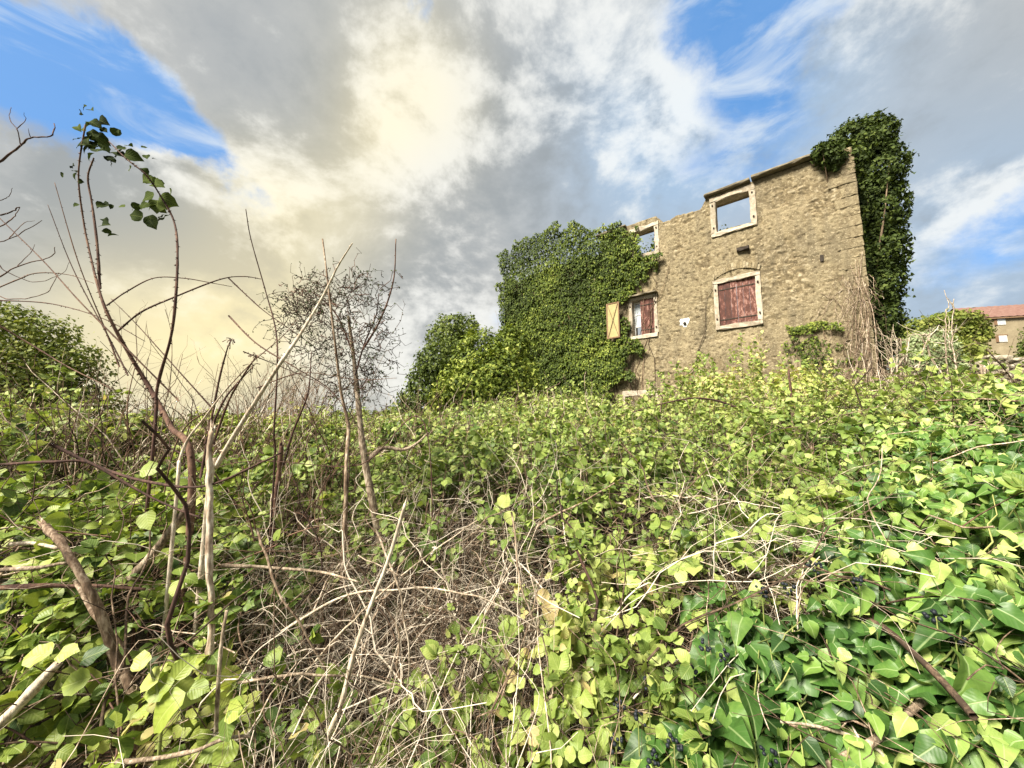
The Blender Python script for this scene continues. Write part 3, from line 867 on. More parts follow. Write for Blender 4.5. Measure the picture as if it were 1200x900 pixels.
# little slate hood over the low left window, cellar lintel, arch stones, beam stub, dark block for a hole, pipe stub
s0, s1, z0, z1 = WIN['low_left']
box('window_hood', s0 - .02, s1 + .28, .0, .24, z1 + .02, z1 + .06, M['slab'], house, bev=.01, jit=.014, cuts=5)
s0, s1, z0, z1 = WIN['cellar']
box('cellar_lintel', s0, s1, -.2, .07, z1 - .13, z1 + .06, M['trim'], house, bev=.015, jit=.012, cuts=4)
box('cellar_jamb', s1 - .10, s1 - .01, -.2, .065, z0 - .1, z1 - .134, M['trim'], house, bev=.015, jit=.012, cuts=2)
box('cellar_jamb', s0 + .01, s0 + .1, -.2, .065, z0 - .1, z1 - .134, M['trim'], house, bev=.015, jit=.012, cuts=2)
s0, s1, z0, z1 = WIN['low_right']
sm, hw = (s0 + s1) / 2 - .02, (s1 - s0) / 2
for k in range(17):
    f = -1 + 2 * (k + .5) / 17
    ang = f * .42
    cx, cz = sm + math.sin(ang) * 1.55 * hw / .65, z1 + .03 + .20 * (1 - f * f)
    V = []
    hgt = .19 + random.uniform(-.03, .04)
    for (lx, lz) in ((-.034, 0), (.034, 0), (.04, hgt), (-.04, hgt)):
        V.append((cx + lx * math.cos(ang) + lz * math.sin(ang) * .8, 0, cz + lz * math.cos(ang) - lx * math.sin(ang)))
    y1v = .055 + random.uniform(0, .03)
    VV = [(x, -.1, z) for x, _, z in V] + [(x, y1v, z) for x, _, z in V]
    me = mesh_data('arch_stone', VV, faces=[(3, 2, 1, 0), (4, 5, 6, 7), (0, 1, 5, 4), (1, 2, 6, 5), (2, 3, 7, 6), (3, 0, 4, 7)], mat=M['stone'], smooth=False)
    for kk, v in (('cell', random.uniform(.4, .95)), ('joint', 0), ('plaster', .1)):
        at = me.attributes.new(kk, 'FLOAT', 'POINT'); at.data.foreach_set('value', np.full(8, v, np.float32))
    link('arch_stone', me, house)
bx, bz = wallpt(871, 293)
box('beam_stub', bx - .17, bx + .17, -.2, .16, bz - .05, bz + .06, M['iron'], house, bev=.015, jit=.015, cuts=2)
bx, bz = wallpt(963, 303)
box('putlog_shade_block', bx - .04, bx + .04, -.1, .052, bz - .1, bz + .1, M['iron'], house, bev=.01, jit=.01, cuts=1)  # solid dark block, its colour stands for the shade inside a small hole
bx, bz = wallpt(803, 378)
pv = [(bx, .058, bz)]; 
for k in range(14):
    a = k / 14 * 6.283; rr = .19 * (.6 + .5 * random.random()); pv.append((bx + math.cos(a) * rr, .046, bz + math.sin(a) * rr * .9))
link('render_patch', mesh_data('render_patch', pv, faces=[(0, 1 + k, 1 + (k + 1) % 14) for k in range(14)], mat=M['white_wood']), house)
V, Q, T = one_stem([np.array([bx, .03, bz - .04]), np.array([bx, .1, bz - .045])], .05, .05, n=3, sides=10)
link('pipe_stub', mesh_data('pipe_stub', V, mat=M['iron'], quads=Q, tris=T), house)

# ------------------------------------------------------------------ ivy on the house
def in_poly(px, py, poly):
    poly = np.asarray(poly, float); n = len(poly); c = np.zeros(px.shape, bool)
    j = n - 1
    for i in range(n):
        xi, yi = poly[i]; xj, yj = poly[j]
        m = ((yi > py) != (yj > py)) & (px < (xj - xi) * (py - yi) / (yj - yi + 1e-12) + xi)
        c ^= m; j = i
    return c
def wall_ivy(px_poly, n, bulge, leaf, label, mat, edge_soft=.3, seed=3, stems=40, avoid=()):
    poly = np.array([wallpt(*p) for p in px_poly])
    lo, hi = poly.min(0) - .2, poly.max(0) + .2
    s = rng.uniform(lo[0], hi[0], n * 2); z = rng.uniform(lo[1], hi[1], n * 2)
    js = s + (fbm(s * 2.5, z * 2.5, seed, 4) - .5) * edge_soft * 4; jz = z + (fbm(s * 2.5, z * 2.5, seed + 50, 4) - .5) * edge_soft * 4
    m = in_poly(js, jz, poly)
    for (s0, s1, z0, z1) in avoid:
        m &= ~((s > s0) & (s < s1) & (z > z0) & (z < z1))
    s, z = s[m][:n], z[m][:n]
    b = fbm(s * 1.5, z * 1.5, seed + 7, 5)
    off = .08 + bulge * np.clip(b * 2.2 - .55, 0, 1.3) + rng.random(len(s)) ** 2 * .1 - rng.random(len(s)) * .1
    p = wallworld(s, off, z)
    gs = (fbm((s + .1) * 1.5, z * 1.5, seed + 7, 5) - b) / .1 * bulge * 2; gz = (fbm(s * 1.5, (z + .1) * 1.5, seed + 7, 5) - b) / .1 * bulge * 2
    nn = oo[None] - gs[:, None] * uu[None] * .8 + np.array([0, 0, 1.])[None] * (.45 - gz[:, None] * .8) + rng.normal(size=(len(s), 3)) * .38
    d = np.array([0, 0, -1.])[None] + rng.normal(size=(len(s), 3)) * .5 + oo[None] * .3
    st = Leaves()
    rr = np.clip(.45 + (fbm(s * .8, z * .8, seed + 70, 3) - .5) * .7 + rng.normal(size=len(s)) * .2, 0, 1)
    st.add(p, nn, d, leaf * rng.uniform(.6, 1.25, len(s)), rr)
    root = poly.mean(0)
    o = empty('ivy', wallworld(root[0], .1, poly[:, 1].min()), label, 'ivy')
    foliage(o, st, 'ivy_small', mat)
    # woody stems against the wall
    a = rng.uniform(lo[0] + .3, hi[0] - .3, stems)
    stt = wallworld(a, np.full(stems, .05), np.full(stems, max(lo[1], .1)))
    dr = np.array([0, 0, 1.])[None] + rng.normal(size=(stems, 1)) * .25 * uu[None]
    path = random_canes(stt, dr, rng.uniform(.4, .8, stems) * (hi[1] - lo[1]), K=14, droop=0, wig=.25)
    dd = (path - HB) @ oo
    path = path - (dd - np.clip(dd, .04, .08))[..., None] * oo
    link('stems', stems_mesh('stems', path, np.linspace(.02, .006, 14)[None] * np.ones((stems, 1)), M['brown_bark'], base_of(o)), o, 'stuff')
    return o
tl = WIN['top_left']; ll = WIN['low_left']
IVY_POLY = [(592, 300), (610, 285), (640, 272), (680, 264), (712, 262), (735, 262), (748, 272), (757, 296), (772, 303), (768, 316), (752, 330), (744, 346), (734, 352),
            (736, 372), (740, 390), (752, 398), (748, 412), (742, 432), (732, 455), (720, 478), (640, 495), (580, 500), (590, 420), (588, 360)]
wall_ivy(IVY_POLY, 50000, .27, .088, 'thick ivy sheet covering the left half of the ruined house front', M['wall_ivy_leaf'],
         avoid=[(tl[0] - .1, tl[1] - .5, tl[2] - .05, tl[3] + .1), (y0_ - .02, y1_ + .02, w0_ - .02, w1_ + .05), (ll[0], ll[1] - .2, ll[2], ll[3] + .1)])
wall_ivy([(922, 383), (955, 377), (988, 381), (990, 388), (950, 390), (925, 391)], 900, .12, .06, 'narrow strip of small ivy on the ledge low on the house front', M['wall_ivy_leaf'], edge_soft=.06, stems=4)
wall_ivy([(925, 392), (990, 390), (1000, 460), (950, 470), (930, 430)], 1500, .15, .06, 'sparse creeper spreading over the damp wall foot below the ledge', M['wall_ivy_leaf'], edge_soft=.5, seed=19, stems=14)
# one bare red shutter glimpsed within the ivy
rx0, rx1, rz0, rz1 = rect_from([(662, 372), (671, 370), (662, 383), (671, 382)])
o = box('shutter', rx0, rx1, .20, .24, rz0, rz1, M['red_wood'], house, bev=.005, jit=.01, cuts=1)
o['label'] = 'scrap of red brown shutter showing through the ivy'

# ------------------------------------------------------------------ crowns of trees and shrubs
def crown(store, ell, n, leaf, up=.3, rough=.45, tone=.45, fill=.25, seed=0):
    """leaves on and in the lumpy ellipsoids ell = [(centre, radii)]"""
    vol = np.array([np.prod(r) ** (2 / 3) for c, r in ell]); cnt = (n * vol / vol.sum()).astype(int)
    for (c, r), k in zip(ell, cnt):
        d = norm(rng.normal(size=(k, 3)))
        lump = 1 + rough * (fbm(d[:, 0] * 2.6 + c[0] + 9, d[:, 1] * 2.6 + d[:, 2] * 2.1 + c[1] + seed, seed, 4) - .5) * 2
        spike = np.clip(fbm(d[:, 0] * 7 + c[0] * 3, d[:, 1] * 7 + d[:, 2] * 6 + c[1], seed + 3, 2) - .6, 0, 1) * 2.2 * rough
        rad = (lump + spike * rng.random(k)) * (1 - fill * rng.random(k) ** 2 + .05 * rng.normal(size=k))
        p = np.array(c) + d * np.array(r) * rad[:, None]
        nn = d + np.array([0, 0, up]) + rng.normal(size=(k, 3)) * .55
        dd = rng.normal(size=(k, 3)) + np.array([0, 0, -.4]) + d * .5
        tn = np.clip(tone + (lump - 1) * .5 + rng.normal(size=k) * .2, 0, 1)
        store.add(p, nn, dd, leaf * rng.uniform(.6, 1.3, k), tn)
def px_ell(lst, Y):
    """[(px, py, rx, ry)] at depth Y -> ellipsoids"""
    out = []
    for it in lst:
        px, py, rx, ry = it[:4]; y = Y + (it[4] if len(it) > 4 else 0)
        c = P(px, py, y); rr = abs(P(px + rx, py, y)[0] - c[0]); rz = abs(P(px, py - ry, y)[2] - c[2])
        out.append((c, (rr, rr * .9, rz)))
    return out
def tree(name, cat, label, ell, n, leaf, mat, trunk_r=.12, limbs=8, group=None, kind='small', tone=.45, rough=.45, fill=.25, foot=None):
    c = np.mean([e[0] for e in ell], axis=0)
    fx, fy = (c[0], c[1]) if foot is None else foot
    base = np.array([fx, fy, float(ground_z(np.array([fx]), np.array([fy]))[0])])
    o = empty(name, base, label, cat, group)
    st = Leaves(); crown(st, ell, n, leaf, tone=tone, rough=rough, fill=fill, seed=int(rng.integers(999)))
    foliage(o, st, kind, mat)
    stem_obj('trunk', [base - np.array([0, 0, .2]), base * .5 + c * .5 + rng.normal(size=3) * .1, c], trunk_r, trunk_r * .4, M['brown_bark'], o, n=12, knob=.3)
    for (ce, r) in ell:
        for k in range(max(2, limbs // len(ell))):
            tip = ce + norm(rng.normal(size=3)) * np.array(r) * .9
            b0 = base * .35 + c * .65
            stem_obj('limb', [b0, b0 * .4 + tip * .6 + rng.normal(size=3) * .1, tip], trunk_r * .4, trunk_r * .08, M['brown_bark'], o, n=9, sides=5, knob=.3)
    return o
# ivy clad tree leaning out beyond the right corner of the house
dep = HY + 1.3
ie = px_ell([(e[0] - 11, e[1], e[2] * .74, e[3] * .88, *e[4:]) for e in [(1012, 172, 34, 28), (1035, 160, 26, 24), (1000, 195, 26, 26, -.9), (1032, 200, 38, 40), (1035, 245, 36, 44), (1036, 290, 35, 45), (1034, 330, 34, 45), (1034, 370, 32, 42), (1036, 395, 26, 36), (985, 185, 16, 14, -1.1), (1014, 250, 14, 34, -.5), (1018, 300, 14, 34, -.5), (1022, 350, 14, 34, -.5), (1024, 390, 14, 26, -.5), (975, 178, 14, 10, -1.1)]], dep)
tree('ivy_clad_tree', 'tree', 'tall dark ivy clad tree hugging the right corner of the ruined house', ie, 34000, .10, M['dark_leaf'], trunk_r=.10, limbs=16, kind='ivy_small', tone=.6, rough=.5, foot=(P(1034, 420, dep)[0], dep))
# evergreen bushes left of the house
be = px_ell([(512, 428, 28, 28), (502, 460, 32, 36), (534, 440, 30, 36, .5), (490, 482, 32, 22)], 13.5)
tree('bush', 'bush', 'dark rounded evergreen bush left of the ivy covered house', be, 11000, .12, M['dark_leaf'], tone=.7, fill=.4, rough=.55)
be = px_ell([(536, 385, 24, 16), (530, 398, 28, 18)], 17)
tree('bush', 'bush', 'small dark domed bush top rising behind the evergreen bush', be, 3500, .14, M['dark_leaf'], tone=.55)
be = px_ell([(565, 428, 34, 38), (590, 450, 40, 44, -.8), (555, 465, 40, 38, -1), (600, 410, 22, 26)], 13.4)
tree('ivy_mound', 'ivy', 'ivy swallowing the low annex between the evergreen bush and the house', be, 13000, .12, M['wall_ivy_leaf'], kind='ivy_small', tone=.42, rough=.5)
# left edge tree and its neighbour
le = px_ell([(28, 402, 44, 38), (70, 428, 34, 30), (-20, 420, 60, 60), (45, 440, 60, 40), (-70, 410, 60, 60), (10, 372, 30, 18), (62, 392, 22, 20), (92, 420, 16, 16), (30, 470, 70, 30), (80, 476, 46, 24), (112, 482, 26, 14), (-60, 470, 60, 40)], 9)
tree('tree', 'tree', 'dense dark green round tree at the left edge behind the brambles', le, 22000, .09, M['tree_leaf'], tone=.5, rough=.55, fill=.45)
# trees right of the house
re_ = px_ell([(1085, 388, 26, 16), (1112, 380, 28, 14), (1134, 388, 18, 13), (1106, 398, 34, 15), (1070, 400, 18, 16)], 26)
tree('tree', 'tree', 'broad flat topped olive green tree in front of the far house', re_, 9000, .22, M['tree_leaf'], trunk_r=.2, tone=.5, rough=.35)
re_ = px_ell([(1112, 410, 28, 14), (1132, 422, 22, 11), (1100, 428, 36, 14)], 21)
tree('bush', 'bush', 'bright green spreading bush under the flat topped tree', re_, 5500, .17, M['tree_leaf'], tone=.75, rough=.45)
re_ = px_ell([(1088, 412, 26, 26), (1075, 430, 24, 22), (1105, 432, 22, 18)], 16)
tree('bush', 'bush', 'feathery silver green bush right of the ivy clad tree', re_, 6000, .12, M['silver_leaf'], tone=.5, rough=.3)
re_ = px_ell([(1206, 414, 11, 14), (1222, 402, 18, 22), (1198, 426, 8, 9)], 15)
tree('bush', 'bush', 'dark twiggy bush at the right edge beside the dry stone wall', re_, 2600, .10, M['dark_leaf'], tone=.6, rough=.6, fill=.6)
re_ = px_ell([(1040, 455, 26, 26), (1062, 462, 26, 24), (1085, 466, 26, 20), (1030, 475, 30, 22)], 10.9)
tree('bush', 'bush', 'low dark bush at the foot of the ivy clad tree behind the pale dead stems', re_, 5000, .09, M['tree_leaf'], trunk_r=.05, tone=.42, fill=.5)
# tree seen through the top left window, inside the ruin
ve = px_ell([(766, 290, 12, 14), (752, 300, 10, 10), (748, 320, 26, 24)], 15.5)
tree('sapling', 'tree', 'sapling growing inside the ruin, seen through the top left window', ve, 700, .12, M['tree_leaf'], trunk_r=.05, tone=.3, fill=.8)
ve = px_ell([(846, 272, 7, 6), (858, 272, 8, 5)], 13)
tree('sapling', 'tree', 'sparse leafy twigs inside the ruin behind the top right window sill', ve, 90, .09, M['tree_leaf'], trunk_r=.02, tone=.3, fill=.9)

# ------------------------------------------------------------------ far house and dry stone wall at the right
def far_house():
    Y = 48.0
    c = P(1162, 430, Y)
    rzv = R(-14)
    o = empty('far_house', (c[0], c[1], 1.0), 'distant ochre stone house with a red tiled roof at the right edge', 'house', rz=rzv)
    wallm = simple_mat('ochre_rendered_wall', [(0, (.17, .14, .09)), (.45, (.27, .225, .145)), (.7, (.34, .29, .19)), (1, (.4, .35, .25))], scale=1.2, rough=.95, bump=.4, dist=.04)
    tile = simple_mat('red_clay_tile', [(0, (.09, .05, .04)), (.5, (.16, .085, .068)), (1, (.25, .16, .13))], scale=2.5, rough=.9)
    z_e = P(1180, 372, Y)[2] - 1.0; z_r = P(1180, 362, Y + 2)[2] - 1.0 + .5
    L, Wd = 16.0, 8.0
    V = [(0, 0, 0), (L, 0, 0), (L, Wd, 0), (0, Wd, 0), (0, 0, z_e), (L, 0, z_e), (L, Wd, z_e), (0, Wd, z_e), (0, Wd / 2, z_r), (L, Wd / 2, z_r)]
    link('wall', mesh_data('wall', V, faces=[(0, 1, 5, 4), (1, 2, 6, 9, 5), (2, 3, 7, 6), (3, 0, 4, 8, 7)], mat=wallm, smooth=False), o)
    rf = None
    for sgn in (0, 1):
        n = 44; Vv = []; Qq = []
        for k in range(n + 1):
            for r_ in range(7):
                f = r_ / 6
                x = -.3 + (L + .6) * k / n
                y = (-.35 + (Wd / 2 + .35) * f) if sgn == 0 else (Wd + .35 - (Wd / 2 + .35) * f)
                Vv.append((x, y, z_e - .1 + (z_r - z_e + .25) * f + (.06 if k % 2 else 0) + .012 * (r_ % 2)))
        for k in range(n):
            for r_ in range(6):
                a = k * 7 + r_; Qq.append((a, a + 1, a + 8, a + 7))
        link('roof', mesh_data('roof', Vv, mat=tile, quads=np.array(Qq), smooth=False), o)
    ev = bpy.data.meshes
    box('eave_board', -.3, L + .3, -.3, -.05, z_e - .3, z_e - .16, M['brown_wood'], o, bev=0, jit=0, cuts=0)
    # windows: position along the wall from the picture
    ux = np.array([math.cos(rzv), math.sin(rzv)])
    for (px, py, w_, h_) in ((1173, 377, .85, .85), (1175, 397, .85, .85), (1215, 380, .85, .85), (1215, 400, .85, .85)):
        d = ray(px, py)
        nrm = np.array([-ux[1], ux[0]])
        k = np.dot(np.array([c[0], c[1]]) - CAM[:2], nrm) / np.dot(d[:2], nrm)
        q = CAM + d * k
        x = np.dot(q[:2] - c[:2], ux); z = q[2] - 1.0
        wn = box('window', x - w_ / 2, x + w_ / 2, -.06, .1, z - h_ / 2, z + h_ / 2, M['white_wood'], o, bev=0, jit=0, cuts=0)
        for sx in (-.21, .21):
            box('pane', x + sx - .16, x + sx + .16, -.075, -.062, z - h_ / 2 + .08, z + h_ / 2 - .08, M['glass'], wn, bev=0, jit=0, cuts=0)
        box('shutter_leaf', x - w_ / 2 - .32, x - w_ / 2 - .02, -.1, -.04, z - h_ / 2, z + h_ / 2, M['brown_wood'], wn, bev=0, jit=0, cuts=0)
        box('lintel', x - w_ / 2 - .1, x + w_ / 2 + .1, -.07, .05, z + h_ / 2 + .002, z + h_ / 2 + .15, M['brown_wood'], wn, bev=0, jit=0, cuts=0)
far_house()
def stone_mesh(seed):
    bm = bmesh.new(); bmesh.ops.create_icosphere(bm, subdivisions=1, radius=.5)
    rr = random.Random(seed)
    for v in bm.verts:
        v.co *= rr.uniform(.8, 1.15)
        v.co.x = max(-.42, min(.42, v.co.x)); v.co.z = max(-.38, min(.38, v.co.z))
    me = bpy.data.meshes.new('stone'); bm.to_mesh(me); bm.free(); me.materials.append(M['wallstone'])
    return me
M['wallstone'] = simple_mat('grey_field_stone', [(0, (.12, .1, .07)), (.45, (.26, .23, .17)), (.75, (.42, .38, .3)), (1, (.55, .5, .42))], scale=3, rough=.95, bump=.5)
def dry_wall():
    Y = 15.0
    a, b = P(1085, 444, Y + 3), P(1225, 432, Y - 2)
    ga, gb = 1.0, 1.0
    o = empty('dry_stone_wall', (a[0], a[1], 1.0), 'low tumbled dry stone wall below the far house', 'wall')
    ms = [stone_mesh(k) for k in range(8)]
    L = np.linalg.norm(b[:2] - a[:2]); d = (b - a); d[2] = 0; d /= np.linalg.norm(d)
    ang = math.atan2(d[1], d[0])
    core = []
    x = 0; cnt = 0
    prof = lambda f: np.interp(f, [0, .25, .45, .65, .85, 1], [P(1085, 444, Y + 3)[2], P(1120, 436, Y + 2)[2], P(1145, 426, Y + 1)[2], P(1170, 417, Y)[2], P(1200, 422, Y - 1)[2], P(1225, 426, Y - 2)[2]])
    for r_ in range(16):
        x = random.uniform(0, .2)
        while x < L:
            w = random.uniform(.22, .5)
            z = prof(x / L) - .1 - r_ * .17 + random.uniform(-.05, .05)
            if z > 2.6 and cnt < 300:
                s = bpy.data.objects.new('stone', ms[random.randrange(8)])
                col.objects.link(s); s.parent = o
                q = a + d * (x + w / 2); q[2] = z
                s.location = tuple(q - base_of(o) + rng.normal(size=3) * .03)
                s.rotation_euler = (random.uniform(-.2, .2), random.uniform(-.2, .2), ang + random.uniform(-.3, .3))
                s.scale = (w * 1.1, random.uniform(.35, .5), random.uniform(.18, .27)); cnt += 1
            x += w
    # hidden rubble heart and foot of the wall
    n = 20; V = []; Q = []
    nrm = np.array([-d[1], d[0], 0])
    for k in range(n + 1):
        q = a + d * L * k / n; q[2] = 0
        gz = float(ground_z(np.array([q[0]]), np.array([q[1]]))[0]) - .2
        tz = prof(k / n) - .25
        for (off, zz) in ((-.1, gz), (-.06, tz), (.06, tz), (.1, gz)):
            V.append(q + nrm * off + np.array([0, 0, zz]) - base_of(o))
    for k in range(n):
        for j in range(3): Q.append((k * 4 + j, k * 4 + j + 1, k * 4 + j + 5, k * 4 + j + 4))
    link('rubble_core', mesh_data('rubble_core', V, mat=M['wallstone'], quads=np.array(Q), smooth=False), o)
dry_wall()
for k, (px, py0, py1) in enumerate(((1149, 424, 440), (1153, 427, 440), (1157, 425, 440), (1161, 428, 440))):
    a = P(px, py1 + 8, 12.0); b = P(px + random.uniform(-1, 1), py0, 12.0); a[2] -= 1.0
    o = stem_obj('stake', [a, b], .035, .03, M['pale_bark'], n=6, sides=6, knob=.3, split=2)
    tag(o, ('leftmost', 'second from left', 'second from right', 'rightmost')[k] + ' short grey wooden stake in the row before the dry stone wall', 'stake', 'row of short stakes before the dry stone wall')

# ------------------------------------------------------------------ thicket
def pxof(x, y): return 600 + F * x / np.maximum(y, .05)
def sample_sector(n, r0, r1, px0=-420, px1=1620, wob=0.0):
    a0, a1 = math.atan((px0 - 600) / F), math.atan((px1 - 600) / F)
    a = rng.uniform(a0, a1, n); r = np.sqrt(rng.uniform(r0 ** 2, r1 ** 2, n))
    return r * np.sin(a), r * np.cos(a), r
def zone(x, y):
    """0 left bramble, 1 dead tangle, 2 middle bramble, 3 ivy, with wandering borders"""
    r = np.hypot(x, y); w = (fbm(x * 2.2 + 7, y * 2.2, 77, 3) - .5)
    px = pxof(x, y) + w * 260
    z = np.full(x.shape, 2)
    z[px < 275] = 0
    z[(px >= 275) & (px < 610) & (r < 2.2)] = 1
    z[(px >= 200) & (px < 330) & (r < 1.35)] = 1
    z[(px > 765) & (px < 880) & (r > 1.5) & (r < 2.15)] = 1
    ivy_edge = np.where(r < 1.45, 760, np.where(r < 2.0, 850, np.where(r < 3, 960, 1010)))
    z[(px > ivy_edge) & (z != 1)] = 3
    return z
def compound(store, x, y, depth, size, tone, up=1.0, spread=.5, n3=3):
    """clusters of three leaflets on the thicket surface"""
    n = len(x)
    z = canopy(x, y) - depth
    c = np.stack([x, y, z], -1)
    e = .05
    gx = (canopy(x + e, y) - canopy(x - e, y)) / (2 * e); gy = (canopy(x, y + e) - canopy(x, y - e)) / (2 * e)
    N = norm(np.stack([-gx * .7, -gy * .7 - .15, np.full(n, up)], -1) + rng.normal(size=(n, 3)) * spread)
    A = rng.normal(size=(n, 3)); A = norm(A - N * np.sum(A * N, -1, keepdims=True)); A[:, 2] -= .15; A = norm(A)
    B = np.cross(N, A)
    for k, (ang, sc) in enumerate(((0, 1.0), (1.25, .85), (-1.25, .85), (2.1, .7), (-2.1, .7))[:n3]):
        d = A * math.cos(ang) + B * math.sin(ang)
        m = rng.random(n) < (.93 if k == 0 else .82)
        nn = N + rng.normal(size=(n, 3)) * .22
        p = c + A * (size * .22 * (k == 0))[:, None] + d * (size * .06)[:, None]
        st_r = np.clip(tone + rng.normal(size=n) * .1, 0, 1)
        store.add(p[m], nn[m], d[m], (size * sc * rng.uniform(.85, 1.15, n))[m], st_r[m])
def tone_field(x, y, base, amp, seed):
    return np.clip(base + (fbm(x * 1.3, y * 1.3, seed, 3) - .5) * amp + rng.normal(size=np.shape(x)) * .14, .02, 1)

def thicket_stems(x, y, n_len, droop, wig, r0, mat, parent, below=.5, upb=.8, sides=3, K=9, kind='stuff', name='canes', sm=True):
    n = len(x)
    z = canopy(x, y) - below * rng.random(n)
    d = rng.normal(size=(n, 3)); d[:, 2] = np.abs(d[:, 2]) * upb
    L = rng.uniform(*n_len, n)
    path = random_canes(np.stack([x, y, z], -1) - norm(d) * (L * .5)[:, None] * np.array([1, 1, .6]), d, L, K=K, droop=droop, wig=wig)
    # keep clear of the camera
    dist = np.linalg.norm(path - CAM, axis=2).min(1)
    path = upsample(path[dist > .75], 2 if sm else 1)
    K = path.shape[1]
    n = len(path)
    rad = (rng.gamma(2.0, .5, n) * r0 + r0 * .3)[:, None] * np.linspace(1.15, .45, K)[None]
    return path, rad

def upright_shoots(x, y, h, leaf, tone, n_leaf, rad=.0018, lean=.35):
    """slim shoots rising out of the thicket: paths, radii and a leaf store"""
    n = len(x); z = canopy(x, y) - .25
    s0 = np.stack([x, y, z], -1); dr = rng.normal(size=(n, 3)) * lean; dr[:, 2] = 1
    pth = upsample(random_canes(s0, dr, h + .25, K=7, droop=.12, wig=.22), 2)
    K = pth.shape[1]
    rd = (rad * rng.uniform(.6, 1.4, n))[:, None] * np.linspace(1.2, .4, K)[None]
    st = Leaves()
    for k in range(n_leaf):
        i = rng.integers(K // 3, K, n); p = pth[np.arange(n), i]
        d = rng.normal(size=(n, 3)) + np.array([0, 0, .25])
        nn = rng.normal(size=(n, 3)) * .7 + np.array([0, -.3, 1.0])
        sz = leaf * rng.uniform(.6, 1.2, n)
        for a in range(3):
            dd = d + rng.normal(size=(n, 3)) * .9
            st.add(p + norm(dd) * (sz * .15)[:, None], nn + rng.normal(size=(n, 3)) * .3, dd, sz, np.clip(tone + rng.normal(size=n) * .16, 0, 1))
    return pth, rd, st

# --- left bramble bush
def near_sel(n, zid, r0, r1):
    x, y, r = sample_sector(n, r0, r1)
    m = zone(x, y) == zid
    return x[m], y[m], r[m]
def holes(x, y, seed, thr):
    return fbm(x * 3.2, y * 3.2, seed, 3) > thr

lb = empty('bramble_bush', P(60, 900, 1.6) * np.array([1, 1, 0]), 'leafy green bramble bush filling the left foreground around the broken stump', 'bramble')
st = Leaves()
x, y, r = near_sel(21000, 0, .75, 4.2)
m = (rng.random(len(x)) < .9) & holes(x, y, 3, .36)
x, y = x[m], y[m]
compound(st, x, y, rng.exponential(.16, len(x)) - .02, np.clip(rng.gamma(9, .0050, len(x)), .025, .085), tone_field(x, y, .63, .75, 81), spread=.6)
foliage(lb, st, 'ovate', M['bramble_leaf'], 'ovate_fine', 300, 'ovate_fine', 1.9)
x, y, r = near_sel(5200, 0, .8, 4.5)
pth, rad = thicket_stems(x, y, (.25, 1.1), .25, .3, .0013, None, None, below=.35, upb=1.3)
link('canes', stems_mesh('canes', pth, rad, M['twig'], base_of(lb), 3, rng.random(len(pth)) * .9), lb, 'stuff')
x, y, r = near_sel(1500, 0, .8, 3.0)
pth, rad = thicket_stems(x, y, (.6, 1.8), .25, .2, .0019, None, None, below=.16, upb=.7, K=12)
for k in range(min(170, len(pth))):
    V, Q = tubes(pth[k:k + 1], rad[k:k + 1], 5)
    link('cane', mesh_data('cane', V - base_of(lb), mat=M['red_cane'] if k % 2 else M['twig'], quads=Q, attrs={'rnd': np.full(len(V), random.choice([.2, .35, .5, .8]))}), lb)

x, y, r = near_sel(700, 0, 1.2, 3.6)
pth, rad, st = upright_shoots(x, y, rng.uniform(.05, .28, len(x)), .055, .55, 5)
link('shoots', stems_mesh('shoots', pth, rad, M['red_cane'], base_of(lb), 4), lb, 'stuff')
foliage(lb, st, 'ovate', M['bramble_leaf'])
# --- tangle of dead canes
dt = empty('dead_cane_tangle', P(450, 900, 1.8) * np.array([1, 1, 0]), 'tangle of bare dry bramble canes in the centre left foreground', 'dead brambles')
x, y, r = near_sel(26000, 1, .72, 2.6)
x = x[:2900]; y = y[:2900]
pth, rad = thicket_stems(x, y, (.4, 1.4), .28, .24, .0012, None, None, below=.95, upb=1.4)
tone = np.where(rng.random(len(pth)) < .62, rng.normal(.08, .15, len(pth)), rng.normal(1.05, .2, len(pth)))
link('twigs', stems_mesh('twigs', pth, rad, M['twig'], base_of(dt), 3, tone), dt, 'stuff')
bp, br, bi = branch_twigs(pth, rad, 4, .08, .3)
link('twigs', stems_mesh('twigs', bp, br, M['twig'], base_of(dt), 3, tone[bi]), dt, 'stuff')
x, y, r = near_sel(6000, 1, .8, 2.5)
pth, rad = thicket_stems(x[:420], y[:420], (.5, 1.6), .3, .2, .0018, None, None, below=.5, upb=1.5, K=12)
for k in range(min(300, len(pth))):
    V, Q = tubes(pth[k:k + 1], rad[k:k + 1], 5)
    link('cane', mesh_data('cane', V - base_of(dt), mat=M['twig'] if k % 4 else M['pale_bark'], quads=Q, attrs={'rnd': np.full(len(V), random.choice([.1, .3, .8, 1.0, 1.1]))}), dt)
st = Leaves()
x, y, r = near_sel(9000, 1, .8, 2.6)
m = holes(x, y, 13, .47)
x, y = x[m], y[m]
compound(st, x, y, rng.exponential(.22, len(x)) - .03, rng.uniform(.022, .055, len(x)), tone_field(x, y, .55, .5, 83), spread=.7)
foliage(dt, st, 'ovate', M['yellow_leaf'], 'ovate_fine', 160, 'ovate_fine', 1.9)

